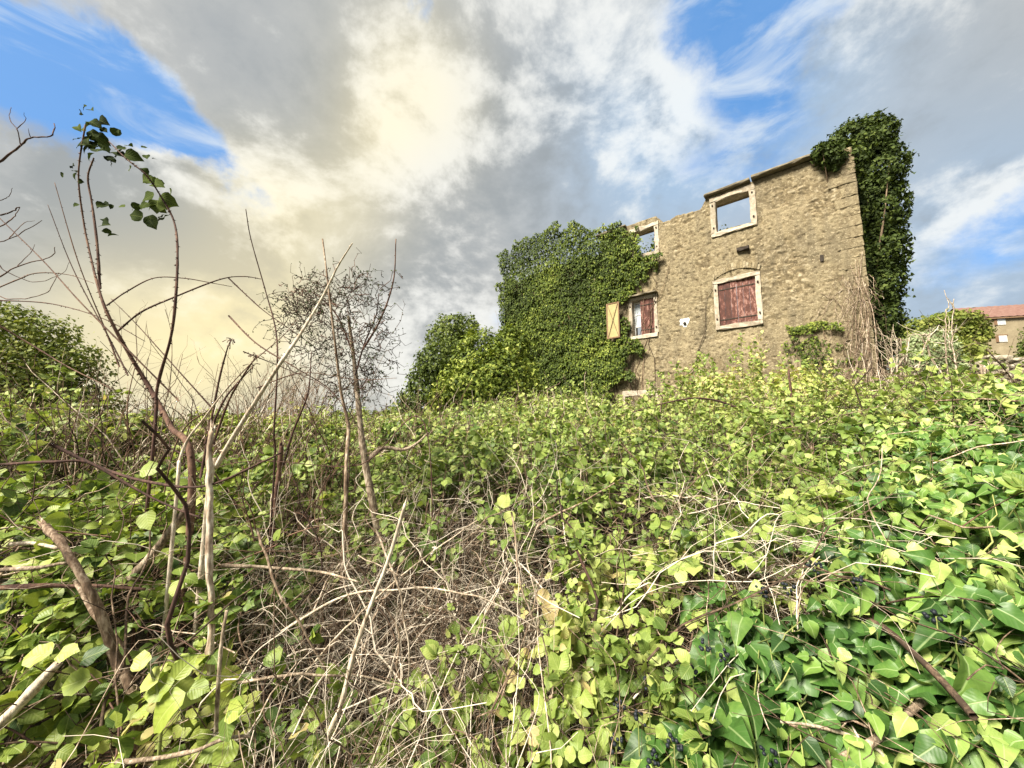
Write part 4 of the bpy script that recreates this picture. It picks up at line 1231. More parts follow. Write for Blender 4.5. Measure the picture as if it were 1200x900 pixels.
# --- middle yellow-green bramble
mb = empty('bramble_bush', P(640, 700, 2.4) * np.array([1, 1, 0]), 'yellow green bramble bush in the middle, behind the dead cane tangle', 'bramble')
st = Leaves()
x, y, r = near_sel(30000, 2, .8, 4.2)
m = holes(x, y, 23, .39)
x, y = x[m], y[m]
compound(st, x, y, rng.exponential(.19, len(x)) - .02, np.clip(rng.gamma(9, .0046, len(x)), .022, .075), tone_field(x, y, .56, .8, 85), spread=.6)
foliage(mb, st, 'ovate', M['yellow_leaf'], 'ovate_fine', 300, 'ovate_fine', 1.8)
x, y, r = near_sel(8000, 2, .9, 4.5)
pth, rad = thicket_stems(x, y, (.25, 1.0), .25, .3, .0013, None, None, below=.3, upb=1.5)
link('canes', stems_mesh('canes', pth, rad, M['twig'], base_of(mb), 3, rng.random(len(pth)) * .9), mb, 'stuff')
pth, rad = thicket_stems(x[:260], y[:260], (.4, 1.3), .25, .2, .0017, None, None, below=.12, upb=1.8, K=12)
for k in range(min(160, len(pth))):
    V, Q = tubes(pth[k:k + 1], rad[k:k + 1], 5)
    link('cane', mesh_data('cane', V - base_of(mb), mat=M['red_cane'] if k % 3 == 0 else M['twig'], quads=Q, attrs={'rnd': np.full(len(V), random.choice([.2, .3, .4, .75]))}), mb)

x, y, r = near_sel(1700, 2, 1.2, 4.2)
pth, rad, st = upright_shoots(x, y, rng.uniform(.05, .42, len(x)), .045, .52, 7)
link('shoots', stems_mesh('shoots', pth, rad, M['red_cane'], base_of(mb), 4), mb, 'stuff')
foliage(mb, st, 'ovate', M['yellow_leaf'])
# --- ivy bank on the right
def ivy_bank(label, r0, r1, n, size, parts, seed, px=800):
    o = empty('ivy_bank', P(px, 900, (r0 + r1) / 2) * np.array([1, 1, 0]), label, 'ivy')
    st = Leaves()
    x, y, r = near_sel(n, 3, r0, r1)
    nS = len(x)
    z = canopy(x, y) - rng.exponential(.10, nS) + .03
    tip = np.stack([x, y, z], -1)
    tone = tone_field(x, y, .36, .6, seed)
    ax = norm(np.stack([rng.normal(size=nS) * .5, rng.normal(size=nS) * .5 - .25, np.full(nS, 1.0)], -1))
    young = rng.random(nS) < .36
    for k in range(5):
        # leaves spiral down a short upright shoot
        ph = rng.uniform(0, 6.28, nS) + k * 2.4
        a = norm(np.cross(ax, np.array([.2, 1, .1]))); b = np.cross(ax, a)
        dr = a * np.cos(ph)[:, None] + b * np.sin(ph)[:, None]
        sz = size * rng.uniform(.65, 1.2, nS) * (.55 + .13 * k)
        p = tip - ax * (k * .028 * size / .075)[..., None] if np.ndim(size) else tip - ax * (k * .028 * size / .075)
        nn = ax * .7 + dr * .6 + rng.normal(size=(nS, 3)) * .28 + np.array([-.15, -.35, .15])
        dd = dr + np.array([0, -.1, -.55]) + rng.normal(size=(nS, 3)) * .2
        tn = np.clip(tone + young * (.5 - .1 * k) + rng.normal(size=nS) * .08, 0, 1)
        st.add(p + dr * (sz * .25)[:, None], nn, dd, sz, tn)
    foliage(o, st, 'ivy_plain', M['ivy_leaf'], ('ivy_fine', 'ivy_heart', 'ivy_heart'), parts, 'ivy_heart', 1.25)
    # shoots and woody runners
    K = 5
    idx = rng.permutation(nS)[:int(nS * .6)]
    t_ = np.linspace(0, 1, K)[None, :, None]
    path = tip[idx][:, None] - ax[idx][:, None] * t_ * .22 + rng.normal(size=(len(idx), K, 3)) * .006
    link('shoots', stems_mesh('shoots', path, np.linspace(.0016, .003, K)[None] * np.ones((len(idx), 1)), M['green_stem'], base_of(o), 4), o, 'stuff')
    x, y = x[:int(n * .06)], y[:int(n * .06)]
    pth, rad = thicket_stems(x, y, (.3, .9), .2, .28, .0011, None, None, below=.25, upb=.6)
    ok = np.linalg.norm(pth - CAM, axis=2).min(1) > 1.05; pth, rad = pth[ok], rad[ok]
    link('runners', stems_mesh('runners', pth, rad, M['twig'], base_of(o), 4, rng.random(len(pth)) * .55), o, 'stuff')
    return o
ivn = ivy_bank('glossy large leaved ivy with black berries in the bottom right foreground', .78, 1.75, 3300, .094, 300, 91, 1000)
ivf = ivy_bank('bright ivy bank rising to the skyline at the right edge', 1.75, 5.2, 12500, .078, 300, 92, 1150)

# berries
def berry_mesh():
    bm = bmesh.new(); bmesh.ops.create_icosphere(bm, subdivisions=2, radius=1.0)
    for v in bm.verts:
        if v.co.z > .93: v.co.z *= 1.12
    me = bpy.data.meshes.new('berry'); bm.to_mesh(me); bm.free(); me.materials.append(M['berry'])
    me.polygons.foreach_set('use_smooth', np.ones(len(me.polygons), bool))
    return me
BM_ = berry_mesh()
for (px, py, n) in ((725, 826, 6), (748, 845, 5), (790, 872, 8), (722, 872, 5), (765, 892, 5), (850, 772, 8), (826, 758, 5), (812, 792, 5), (955, 664, 6), (1007, 684, 8), (1097, 722, 7), (893, 694, 6), (1120, 750, 4), (925, 690, 4), (760, 800, 5), (900, 885, 4)):
    dd = ray(px, py); rr_ = np.linspace(.8, 2.6, 300)
    pts = CAM[None] + norm(dd)[None] * rr_[:, None]
    hit = np.argmax(pts[:, 2] < canopy(pts[:, 0], pts[:, 1]) + .05)
    c = pts[hit] if hit else P(px, py, 1.3)
    own = ivn if np.hypot(c[0], c[1]) < 1.75 else ivf
    ped = stem_obj('berry_cluster', [c - np.array([0, 0, .12]), c - np.array([0, 0, .03]), c], .002, .0015, M['green_stem'], own, n=6, sides=5)
    for k in range(n + 3):
        off = norm(rng.normal(size=3) + np.array([0, 0, .4])) * rng.uniform(.010, .021)
        b = bpy.data.objects.new('berry', BM_); col.objects.link(b); b.parent = ped
        b.location = tuple(c + off - base_of(own)); s = random.uniform(.004, .0062); b.scale = (s, s, s)
        b.rotation_euler = Vector(off).to_track_quat('Z', 'Y').to_euler()

# --- the thicket beyond, which reads as one mass
x, y, r = sample_sector(54000, 4.1, 11.5, -250, 1450)
hp = (np.stack([x, y, np.zeros(len(x))], -1) - HB) @ oo
sp = (np.stack([x, y, np.zeros(len(x))], -1) - HB) @ uu
m = ~((hp < .25) & (sp > -.3) & (sp < S_END + .5)) & holes(x, y, 33, .34)
x, y = x[m], y[m]
st = Leaves()
compound(st, x, y, rng.exponential(.16, len(x)) - .03, rng.uniform(.04, .075, len(x)), tone_field(x, y, .51, .8, 87), spread=.75)
x, y, r = sample_sector(3400, 3.6, 8.5, -250, 1200)
hp = (np.stack([x, y, np.zeros(len(x))], -1) - HB) @ oo
x, y = x[hp > .5], y[hp > .5]
pth2, rad2, st2 = upright_shoots(x, y, rng.uniform(.03, .55, len(x)), .055, .5, 6, rad=.003)
for f_ in ('p', 'R', 's', 'r'): getattr(st, f_).extend(getattr(st2, f_))
p_, R_, s_, r_ = st.arrays()
o = link('thicket', leaf_mesh('thicket', 'small', M['yellow_leaf'], p_, R_, s_, r_, np.zeros(3)))
tag(o, 'waist high green and yellowish bramble thicket reaching back to the ruined house', 'thicket', kind='stuff')
x, y, r = sample_sector(9000, 3.8, 11, -250, 1450)
hp = (np.stack([x, y, np.zeros(len(x))], -1) - HB) @ oo
x, y = x[hp > .5], y[hp > .5]
pth, rad = thicket_stems(x, y, (.4, 1.2), .25, .4, .003, None, None, below=.3, upb=1.6, K=7, sm=False)
V1, Q1 = tubes(pth, rad, 3); V2, Q2 = tubes(pth2, rad2, 3)
o = link('dry_stalks', mesh_data('dry_stalks', np.concatenate([V1, V2]), mat=M['twig'], quads=np.concatenate([Q1, Q2 + len(V1)]), attrs={'rnd': np.concatenate([np.repeat(rng.random(len(pth)), pth.shape[1] * 3), np.repeat(rng.random(len(pth2)) * .6, pth2.shape[1] * 3)])}))
tag(o, 'thin dry stalks sticking up through the thicket before the house', 'dry stalks', kind='stuff')
# distant low scrub towards the left skyline
x, y, r = sample_sector(16000, 11, 32, -400, 560)
st = Leaves(); 
n = len(x); z = canopy0(x, y) * np.clip(1 - (r - 12) / 60, .6, 1) + (fbm(x * .7, y * .7, 5, 3) - .5) * .6 - .1
st.add(np.stack([x, y, z], -1), rng.normal(size=(n, 3)) * .6 + np.array([0, -.3, 1]), rng.normal(size=(n, 3)), rng.uniform(.12, .26, n), tone_field(x, y, .35, .6, 89))
p_, R_, s_, r_ = st.arrays()
o = link('scrub', leaf_mesh('scrub', 'small', M['tree_leaf'], p_, R_, s_, r_, np.zeros(3)))
tag(o, 'low scrub running out to the skyline on the left', 'scrub', kind='stuff')
x, y, r = sample_sector(15000, 6.5, 34, 1030, 1520)
hp = (np.stack([x, y, np.zeros(len(x))], -1) - HB) @ oo; sp = (np.stack([x, y, np.zeros(len(x))], -1) - HB) @ uu
m = ~((hp < .2) & (sp > -.2)); x, y, r = x[m], y[m], r[m]
st = Leaves()
n = len(x); z = canopy0(x, y) - .15 + np.clip(r - 9, 0, 30) * .02 + (fbm(x * .7, y * .7, 6, 3) - .5) * .7 - rng.exponential(.2, n)
st.add(np.stack([x, y, z], -1), rng.normal(size=(n, 3)) * .6 + np.array([0, -.3, 1]), rng.normal(size=(n, 3)), rng.uniform(.08, .17, n), tone_field(x, y, .5, .6, 90))
p_, R_, s_, r_ = st.arrays()
o = link('scrub', leaf_mesh('scrub', 'small', M['tree_leaf'], p_, R_, s_, r_, np.zeros(3)))
tag(o, 'low green scrub between the ivy bank and the dry stone wall', 'scrub', kind='stuff')

# bramble mounds that break the line of the thicket before the house
for (lst, Y, n, lab, mt) in (
    ([(545, 497, 36, 16), (575, 492, 26, 18)], 6.4, 2200, 'low bramble mound before the ivy mound', 'yellow_leaf'),
    ([(650, 490, 44, 18), (690, 486, 30, 18)], 6.0, 3000, 'bramble mound at the foot of the ivy covered house front', 'yellow_leaf'),
    ([(755, 492, 30, 16), (790, 486, 26, 22)], 5.8, 2400, 'bramble mound below the cellar lintel', 'yellow_leaf'),
    ([(845, 470, 34, 28), (880, 476, 30, 26), (820, 484, 24, 18)], 6.0, 4200, 'tall bramble mound against the wall below the shuttered window', 'yellow_leaf'),
    ([(940, 468, 30, 32), (975, 474, 28, 26)], 5.6, 3600, 'bramble mound below the ivy ledge by the house corner', 'bramble_leaf'),
    ([(255, 505, 26, 20), (285, 512, 30, 18)], 3.6, 2400, 'loose bramble mound behind the grey dead stem', 'bramble_leaf'),
    ([(350, 512, 34, 24), (385, 520, 26, 20)], 3.8, 2800, 'loose bramble mound left of the twiggy sapling trunk', 'yellow_leaf'),
    ([(480, 512, 36, 22), (515, 520, 30, 18)], 4.2, 2800, 'loose bramble mound right of the twiggy sapling trunk', 'yellow_leaf'),
    ([(165, 508, 28, 18), (120, 510, 30, 16)], 3.1, 2200, 'loose bramble mound under the tall bramble at left', 'bramble_leaf'),
    ([(600, 520, 40, 22), (660, 525, 34, 20), (720, 520, 36, 18)], 3.7, 3600, 'long bramble mound across the middle of the thicket', 'yellow_leaf'),
    ([(1030, 480, 26, 12), (1056, 478, 22, 12)], 5.4, 1800, 'low bramble mound around the pale dead stems', 'yellow_leaf')):
    ell = px_ell(lst, Y); c = np.mean([e[0] for e in ell], axis=0)
    o = empty('bramble_mound', (c[0], c[1], float(ground_z(c[:1], c[1:2])[0])), lab, 'bramble', 'bramble mounds before the house')
    st = Leaves(); crown(st, ell, n, .055, tone=.55, rough=.8, fill=.6, seed=int(rng.integers(999)))
    foliage(o, st, 'ovate', M[mt])
    N = 110
    s0 = np.repeat(c[None], N, 0) + rng.normal(size=(N, 3)) * np.array([.35, .3, .1]) - np.array([0, 0, .25])
    dr = rng.normal(size=(N, 3)) * .7 + np.array([0, 0, 1.0])
    pth = upsample(random_canes(s0, dr, rng.uniform(.4, .95, N), K=7, droop=.2, wig=.2), 2)
    link('canes', stems_mesh('canes', pth, np.linspace(.005, .0022, pth.shape[1])[None] * np.ones((N, 1)), M['twig'], base_of(o), 3), o, 'stuff')

# ------------------------------------------------------------------ single stems, canes and saplings
def PL(lst, Y, jit=.04):
    """[(px, py)] or [(px, py, dY)] -> points at about depth Y, wandering a little in depth"""
    out = []
    ph = rng.uniform(0, 6)
    for i, q in enumerate(lst):
        yy = Y + (q[2] if len(q) > 2 else 0) + jit * math.sin(i * 1.3 + ph)
        out.append(P(q[0], q[1], yy))
    return out
def rooted(pts):
    """carry the first point down into the ground"""
    a = np.array(pts[0]); g = float(ground_z(a[:1], a[1:2])[0])
    b = a * 1.0; b[2] = min(g - .03, a[2] - .05); d = np.array(pts[0]) - np.array(pts[1]); b[:2] += d[:2] * .15
    return [b] + list(pts)
def single(name, label, cat, pts, r0, r1, mat, group=None, root=True, **kw):
    pts = rooted(pts) if root else pts
    b = np.array(pts[0])
    o = stem_obj(name, [np.array(p) - b for p in pts], r0, r1, mat, None, **kw)
    o.location = tuple(b)
    return tag(o, label, cat, group)
def pw(px_w, Y): return px_w / F * Y / 2          # pixel width -> radius

single('dead_sapling', 'upright weathered grey dead stem with a split top, left of centre', 'dead stem', PL([(252, 905), (249, 830), (246, 740), (245, 660), (246, 580), (247, 505)], 1.3, .015), pw(8, 1.3), pw(5.5, 1.3), M['twig'], n=80, sides=14, knob=.45, wob=.02, split=12, ridge=.55)
single('dead_sapling', 'thick broken brown stump with a splintered pale top at far left', 'dead stem', PL([(160, 860), (135, 775), (118, 720), (100, 685), (75, 640), (52, 615)], 1.25, .02), pw(10.5, 1.25), pw(6.5, 1.25), M['twig'], n=70, sides=14, knob=.3, wob=.012, split=16, ridge=.6)
single('dead_branch', 'long smooth pale stem leaning right out of the grey dead stem', 'stem', PL([(245, 575), (255, 545), (279, 503), (325, 431), (351, 393), (378, 348), (396, 312), (413, 285)], 1.45, .05), pw(6.5, 1.45), pw(1.4, 1.45), M['pale_bark'], n=60, sides=10, knob=.35, ridge=.25, thorns=14)
single('dead_branch', 'short whitish stem curving beside the grey dead stem', 'stem', PL([(207, 580), (209, 545), (220, 515), (238, 492), (254, 470), (270, 450)], 1.5, .03), pw(4, 1.5), pw(1.5, 1.5), M['pale_bark'], n=24, sides=7, knob=.2)
single('dead_branch', 'fat pale dead stem lying diagonally behind the grey dead stem', 'stem', PL([(150, 682), (180, 648), (207, 612), (222, 590)], 1.5, .01), pw(10, 1.5), pw(7, 1.5), M['pale_bark'], root=False, n=40, sides=12, knob=.4, split=5, ridge=.5)
single('dead_branch', 'pale broken stick pushing in from the bottom left corner', 'stem', PL([(-60, 895), (0, 848), (40, 808), (68, 778)], 1.1, .01), pw(13, 1.1), pw(9, 1.1), M['pale_bark'], root=False, n=40, sides=12, knob=.4, split=6, ridge=.5)
single('dead_branch', 'reddish brown upright stem with a frayed top in the centre left', 'stem', PL([(318, 640), (322, 590), (327, 555), (330, 522)], 1.8, .02), pw(6, 1.8), pw(4.5, 1.8), M['red_cane'], n=50, sides=12, knob=.4, split=8, ridge=.5)
single('dead_branch', 'thin dark shoot curving up from the frayed reddish stem', 'stem', PL([(332, 545), (343, 507), (355, 478), (362, 455), (365, 412)], 1.8, .02), pw(3, 1.8), pw(1, 1.8), M['red_cane'], root=False, n=20, sides=6)
single('dead_branch', 'tan dead cane slanting through the middle of the dead tangle', 'stem', PL([(372, 925), (400, 825), (414, 769), (433, 713), (456, 653), (475, 590)], 1.2, .02), pw(6, 1.2), pw(3.5, 1.2), M['pale_bark'], n=60, sides=10, knob=.35, split=3, ridge=.4)
single('dead_branch', 'thin white dead twig standing in front of the grey dead stem', 'stem', PL([(251, 925), (253, 860), (256, 800), (260, 750), (266, 715)], 1.15, .01), pw(5, 1.15), pw(3, 1.15), M['pale_bark'], n=20, sides=6, knob=.3)
single('dead_branch', 'pale twig curving along the bottom edge at left', 'stem', PL([(135, 893), (180, 890), (225, 882), (262, 868), (290, 862), (300, 870)], 1.0, .02), pw(5, 1.0), pw(2, 1.0), M['pale_bark'], root=False, n=24, sides=6, knob=.3, wob=.01)
for lst, w, mt, lab in (
    ([(-40, 674), (30, 666), (78, 661)], 6, 'pale_bark', 'grey horizontal stick left of the broken stump'),
    ([(-40, 690), (40, 687), (95, 686), (170, 690)], 6, 'red_cane', 'dark red cane lying across the broken stump'),
    ([(12, 637), (40, 637), (68, 642)], 6, 'pale_bark', 'short bleached stick above the broken stump'),
    ([(0, 545), (60, 542), (110, 545), (180, 585), (236, 606)], 4, 'red_cane', 'dark arching cane across the upper left brambles'),
    ([(60, 520), (110, 545), (170, 565), (240, 570), (300, 545), (330, 530)], 4, 'red_cane', 'dark cane sagging between left bramble bush and frayed stem'),
    ([(90, 680), (110, 720), (140, 750), (160, 790)], 5, 'twig', 'brown cane running down beside the broken stump'),
    ([(260, 662), (320, 665), (380, 672), (420, 682)], 4, 'pale_bark', 'pale level cane at the back of the dead tangle'),
    ([(560, 905), (640, 820), (700, 780), (760, 730)], 4, 'twig', 'thin brown cane between the dead tangle and the berries'),
    ([(660, 745), (700, 790), (735, 815), (790, 840)], 4, 'green_stem', 'green ivy shoot reaching over the black berries'),
    ([(600, 640), (640, 610), (680, 590), (730, 560)], 3, 'twig', 'thin pale cane slanting across the middle bramble bush'),
    ([(870, 480), (832, 468), (790, 470), (700, 495)], 3, 'red_cane', 'dark arching cane in front of the house wall foot'),
    ):
    Yv = {'grey': 1.3}.get(lab.split()[0], 1.35)
    if 'middle bramble' in lab: Yv = 1.9
    if 'house wall' in lab: Yv = 4.2
    single('bramble_cane', lab, 'cane', PL(lst, Yv, .04), pw(w, Yv), pw(w * .5, Yv), M[mt], root=False, n=24, sides=6, knob=.3, wob=.01)
for k, (lst, w, lab) in enumerate((
    ([(300, 880), (350, 800), (420, 720), (500, 650), (560, 610)], 3, 'long bleached cane rising right through the dead tangle'),
    ([(640, 880), (600, 800), (540, 730), (490, 690), (420, 650)], 3, 'long bleached cane rising left through the dead tangle'),
    ([(520, 900), (535, 820), (560, 740), (600, 660)], 3, 'upright bleached cane right of the slanting tan cane'),
    ([(330, 740), (400, 700), (480, 690), (560, 700), (640, 740)], 3, 'arched pale cane spanning the middle of the dead tangle'),
    ([(280, 800), (360, 790), (450, 800), (540, 840)], 3, 'low pale cane across the foot of the dead tangle'),
    ([(440, 620), (470, 700), (480, 780), (470, 880)], 2.5, 'thin pale cane hanging down beside the slanting tan cane'),
    ([(600, 600), (610, 680), (640, 760), (650, 850)], 2.5, 'thin upright cane at the right border of the dead tangle'),
    ([(300, 620), (330, 700), (380, 780), (400, 860)], 3, 'brown cane sloping down left of the slanting tan cane'))):
    single('bramble_cane', lab, 'cane', PL(lst, 1.3, .05), pw(w, 1.3), pw(w * .4, 1.3), M['pale_bark'] if k < 6 else M['twig'], root=False, n=30, sides=6, knob=.3, wob=.02, thorns=10)
# ivy runner at the bottom right, with a fork
fk = empty('ivy_branch', P(985, 905, 1.0), 'tan forked woody branch lying on the ivy at bottom right', 'branch')
stem_obj('branch', PL([(940, 915), (973, 896), (1019, 872), (1061, 839), (1103, 802)], .98, .01), pw(8, 1), pw(6, 1), M['pale_bark'], fk, n=24, sides=8, knob=.5, split=2)
stem_obj('branch', PL([(1019, 872), (990, 860), (950, 850), (915, 846)], .98, .01), pw(4, 1), pw(2, 1), M['pale_bark'], fk, n=14, sides=6, knob=.4)
stem_obj('branch', PL([(1019, 872), (1035, 885), (1045, 915)], .98, .01), pw(4, 1), pw(2, 1), M['pale_bark'], fk, n=10, sides=6, knob=.4)

def place_leaf(parent, p, n, d, size, mat, tone=.5, kind='ovate_fine'):
    st = Leaves(); st.add(np.array([p]), np.array([n], float), np.array([d], float), np.array([size]), np.array([tone]))
    p_, R_, s_, r_ = st.arrays()
    o = bpy.data.objects.new('leaf', leaf_single(kind, mat, int(rng.integers(0, 5)), int(np.clip(tone * 6, 0, 5))))
    m4 = np.eye(4); m4[:3, :3] = R_[0] * s_[0]; m4[:3, 3] = p_[0] - base_of(parent)
    col.objects.link(o); o.parent = parent; o.matrix_basis = Matrix(m4.tolist())

# --- tall bramble at the left, with two arching leafy canes
YB = 1.7
def plant(name, label, cat, foot, Y, group=None):
    b = P(foot[0], foot[1], Y); b[2] = float(ground_z(b[:1], b[1:2])[0])
    return empty(name, b, label, cat, group)
tb = plant('tall_bramble', 'tall thorny bramble at upper left with leaf tufts at its tip and bend', 'bramble', (225, 640), YB)
c1 = PL([(225, 560), (200, 500), (176, 456), (152, 416), (128, 372), (116, 340), (106, 300), (98, 260), (92, 204), (100, 146)], YB, .05)
stem_obj('cane', rooted(c1), pw(8, YB), pw(1.6, YB), M['red_cane'], tb, n=70, sides=7, knob=.3, thorns=120, tp=2.0)
stem_obj('cane', PL([(117, 338), (114, 288), (108, 240), (103, 208), (110, 185)], YB + .03, .02), pw(3, YB), pw(1.5, YB), M['red_cane'], tb, n=36, sides=6, knob=.3, thorns=40)
c2 = PL([(180, 520), (184, 456), (200, 396), (206, 348), (208, 292), (204, 260), (192, 236), (172, 206), (148, 186), (128, 166)], YB - .1, .05)
stem_obj('cane', rooted(c2), pw(3.4, YB), pw(1.2, YB), M['red_cane'], tb, n=70, sides=6, knob=.3, thorns=110)
for (px, py, w, a, tn) in ((95, 146, 13, 120, .35), (108, 141, 14, -10, .2), (121, 143, 14, -25, .1), (97, 158, 14, 180, .15), (96, 170, 14, 190, .2), (108, 158, 14, -60, .25), (118, 162, 14, -30, .2), (112, 172, 16, -40, .15), (120, 182, 14, -70, .25), (105, 176, 12, 240, .15), (128, 186, 10, -80, .2),
                        (138, 180, 15, -20, .2), (154, 182, 16, -10, .15), (147, 166, 9, 110, .1), (172, 184, 8, -60, .2),
                        (176, 212, 14, 10, .45), (186, 218, 14, -20, .5), (174, 232, 16, 200, .45), (184, 242, 16, -80, .4), (197, 234, 15, -20, .55), (178, 260, 16, -65, .2), (162, 254, 15, 170, .15), (172, 243, 10, 250, .3),
                        (124, 244, 14, -15, .1), (126, 266, 12, -10, .1), (118, 240, 8, 20, .15), (84, 194, 7, 180, .1), (88, 206, 8, 250, .2)):
    c = P(px, py, YB + random.uniform(-.05, .05))
    d = np.array([math.cos(R(a)), random.uniform(-.4, .4), math.sin(R(a))])
    L = w / F * YB * 1.15
    place_leaf(tb, c - d * L * .5, np.array([random.uniform(-.6, .6), -1, random.uniform(-.2, .9)]), d, L * 1.05, M['tuft_leaf'], .25 if tn < .3 else .8)
    for q in range(2):
        c2_ = c + rng.normal(size=3) * np.array([.03, .03, .025]); a2 = random.uniform(0, 6.28)
        place_leaf(tb, c2_, np.array([random.uniform(-.8, .8), -.7, random.uniform(-.3, 1)]), np.array([math.cos(a2), random.uniform(-.5, .5), math.sin(a2)]), L * random.uniform(.5, .85), M['tuft_leaf'], .2 if tn < .3 else .7)
for lst, w, lab in (
    ([(140, 430), (124, 388), (92, 308), (64, 214)], 2.6, 'straight bare whip left of the tall bramble, reaching higher'),
    ([(150, 440), (132, 404), (86, 316), (56, 240)], 2.6, 'straight bare whip farther left beside the tall bramble'),
    ([(210, 470), (160, 420), (96, 356), (50, 305), (0, 256), (-40, 215)], 2.6, 'long bare whip slanting up to the left edge behind the tall bramble'),
    ([(138, 388), (165, 366), (200, 350), (256, 328), (285, 324), (306, 327)], 3.2, 'thorny arching cane crossing right from the tall bramble'),
    ([(125, 358), (148, 342), (180, 326), (215, 326), (250, 332), (272, 336)], 2.4, 'thinner thorny cane arching just above the crossing cane'),
    ([(-30, 350), (0, 352), (60, 356), (120, 373), (170, 400)], 2.6, 'dark cane crossing the tall bramble low from the left edge'),
    ([(-30, 364), (0, 382), (40, 406), (80, 430), (136, 458)], 3.2, 'dark cane slanting down from the left edge in front of the round tree'),
    ([(-20, 345), (20, 328), (44, 320), (80, 322), (110, 332)], 2.2, 'dark cane bowing over the left edge tree'),
    ([(250, 480), (205, 430), (160, 380), (130, 350)], 2.2, 'thin cane leaning left across the tall bramble'),
    ([(268, 326), (290, 347), (313, 367), (360, 400), (400, 432)], 2.2, 'thin cane drooping right into the twiggy sapling'),
    ([(268, 370), (300, 402), (345, 430), (385, 455), (405, 480)], 2.6, 'thin cane sloping down to the right under the pale leaning stem'),
    ([(285, 412), (330, 430), (375, 450), (400, 470)], 2.0, 'lower thin cane parallel under the pale leaning stem'),
    ([(321, 560), (321, 507), (325, 431), (323, 386), (310, 337), (294, 280), (288, 245)], 3.4, 'tall straight whip with a bare tip beside the pale leaning stem'),
    ([(404, 620), (406, 541), (408, 499), (400, 461), (393, 405), (385, 337), (378, 280)], 7, 'tall brown whip at the left of the twiggy sapling'),
    ([(300, 455), (355, 437), (420, 445), (465, 443)], 2.0, 'fine reddish cane running level into the twiggy sapling'),
    ([(200, 540), (250, 475), (290, 430), (330, 395), (350, 372)], 2.4, 'slender cane rising beside the pale leaning stem'),
    ([(500, 505), (420, 545), (300, 540), (220, 555)], 2.4, 'long pale cane sweeping behind the grey dead stem'),
    ):
    Yv = 1.75 + random.uniform(-.1, .25)
    single('bramble_cane', lab, 'cane', PL(lst, Yv, .05), pw(w * .72, Yv), pw(w * .25, Yv), M['red_cane'] if w < 5 else M['twig'], root=lst[0][1] > 500, n=50, sides=6, knob=.3, thorns=26)
for k, (px, py, Y, n, wd, h0, h1, lab) in enumerate((
    (60, 560, 2.2, 10, .16, .35, .75, 'clump of fine bare twigs before the round tree at the left edge'),
    (150, 560, 2.3, 14, .16, .4, .95, 'clump of fine bare twigs behind the tall bramble'),
    (235, 560, 2.5, 14, .2, .35, .8, 'clump of fine bare twigs behind the grey dead stem'),
    (310, 560, 2.6, 16, .2, .35, .85, 'clump of fine bare twigs between the frayed stem and grey dead stem'),
    (375, 570, 2.4, 16, .2, .35, .8, 'clump of fine bare twigs left of the twiggy sapling'),
    (470, 560, 3.0, 12, .22, .3, .6, 'clump of fine bare twigs right of the twiggy sapling'),
    (345, 640, 1.9, 14, .15, .3, .6, 'clump of dry twigs at the back of the dead tangle'))):
    o = plant('bare_shrub', lab, 'shrub', (px, py), Y, 'fine bare shrubs in the left thicket')
    n = int(n * 1.7)
    z0 = P(px, py, Y)
    s0 = np.repeat(z0[None], n, 0) + rng.normal(size=(n, 3)) * np.array([wd, .12, .03])
    dr = rng.normal(size=(n, 3)) * np.array([.42, .3, 0]) + np.array([0, 0, 1.])
    pth = upsample(random_canes(s0, dr, rng.uniform(h0, h1 * 1.1, n) * Y * .52, K=8, droop=.12, wig=.14), 2)
    rad = (rng.uniform(.0018, .0042, n))[:, None] * np.linspace(1, .35, pth.shape[1])[None]
    for j in range(n):
        V, Q = tubes(pth[j:j + 1], rad[j:j + 1], 5)
        link('stem', mesh_data('stem', V - base_of(o), mat=M['red_cane'] if j % 3 else M['twig'], quads=Q, attrs={'rnd': np.full(len(V), random.choice([.3, .6, .9]))}), o)
    bp, br, _ = branch_twigs(pth, rad, 7, .06, .24)
    link('twigs', stems_mesh('twigs', bp, br, M['red_cane'], base_of(o), 3), o, 'stuff')
# small umbel seed heads and bud tips on side shoots
sh = plant('seed_head_stalk', 'brown stalks with small dry seed heads left of the pale leaning stem', 'dry stalks', (235, 560), 1.9)
for lst in ([(235, 560), (250, 480), (258, 440), (266, 410), (270, 400)], [(250, 520), (268, 470), (285, 440), (300, 418)], [(240, 520), (262, 470), (282, 445), (296, 430)]):
    pts = PL(lst, 1.9, .03); stem_obj('stalk', pts, pw(3, 1.9), pw(1.2, 1.9), M['red_cane'], sh, n=24, sides=5, knob=.3, thorns=16)
    tip = np.array(pts[-1])
    n = 14
    q = tip[None] + rng.normal(size=(n, 3)) * np.array([.028, .02, .018]); pa = np.stack([np.repeat(tip[None], n, 0), (tip + q) / 2 + np.array([0, 0, .01]), q], 1)
    link('seed_head', stems_mesh('seed_head', pa, np.tile(np.array([.001, .0012, .0026]), (n, 1)), M['red_cane'], base_of(sh), 4), sh)

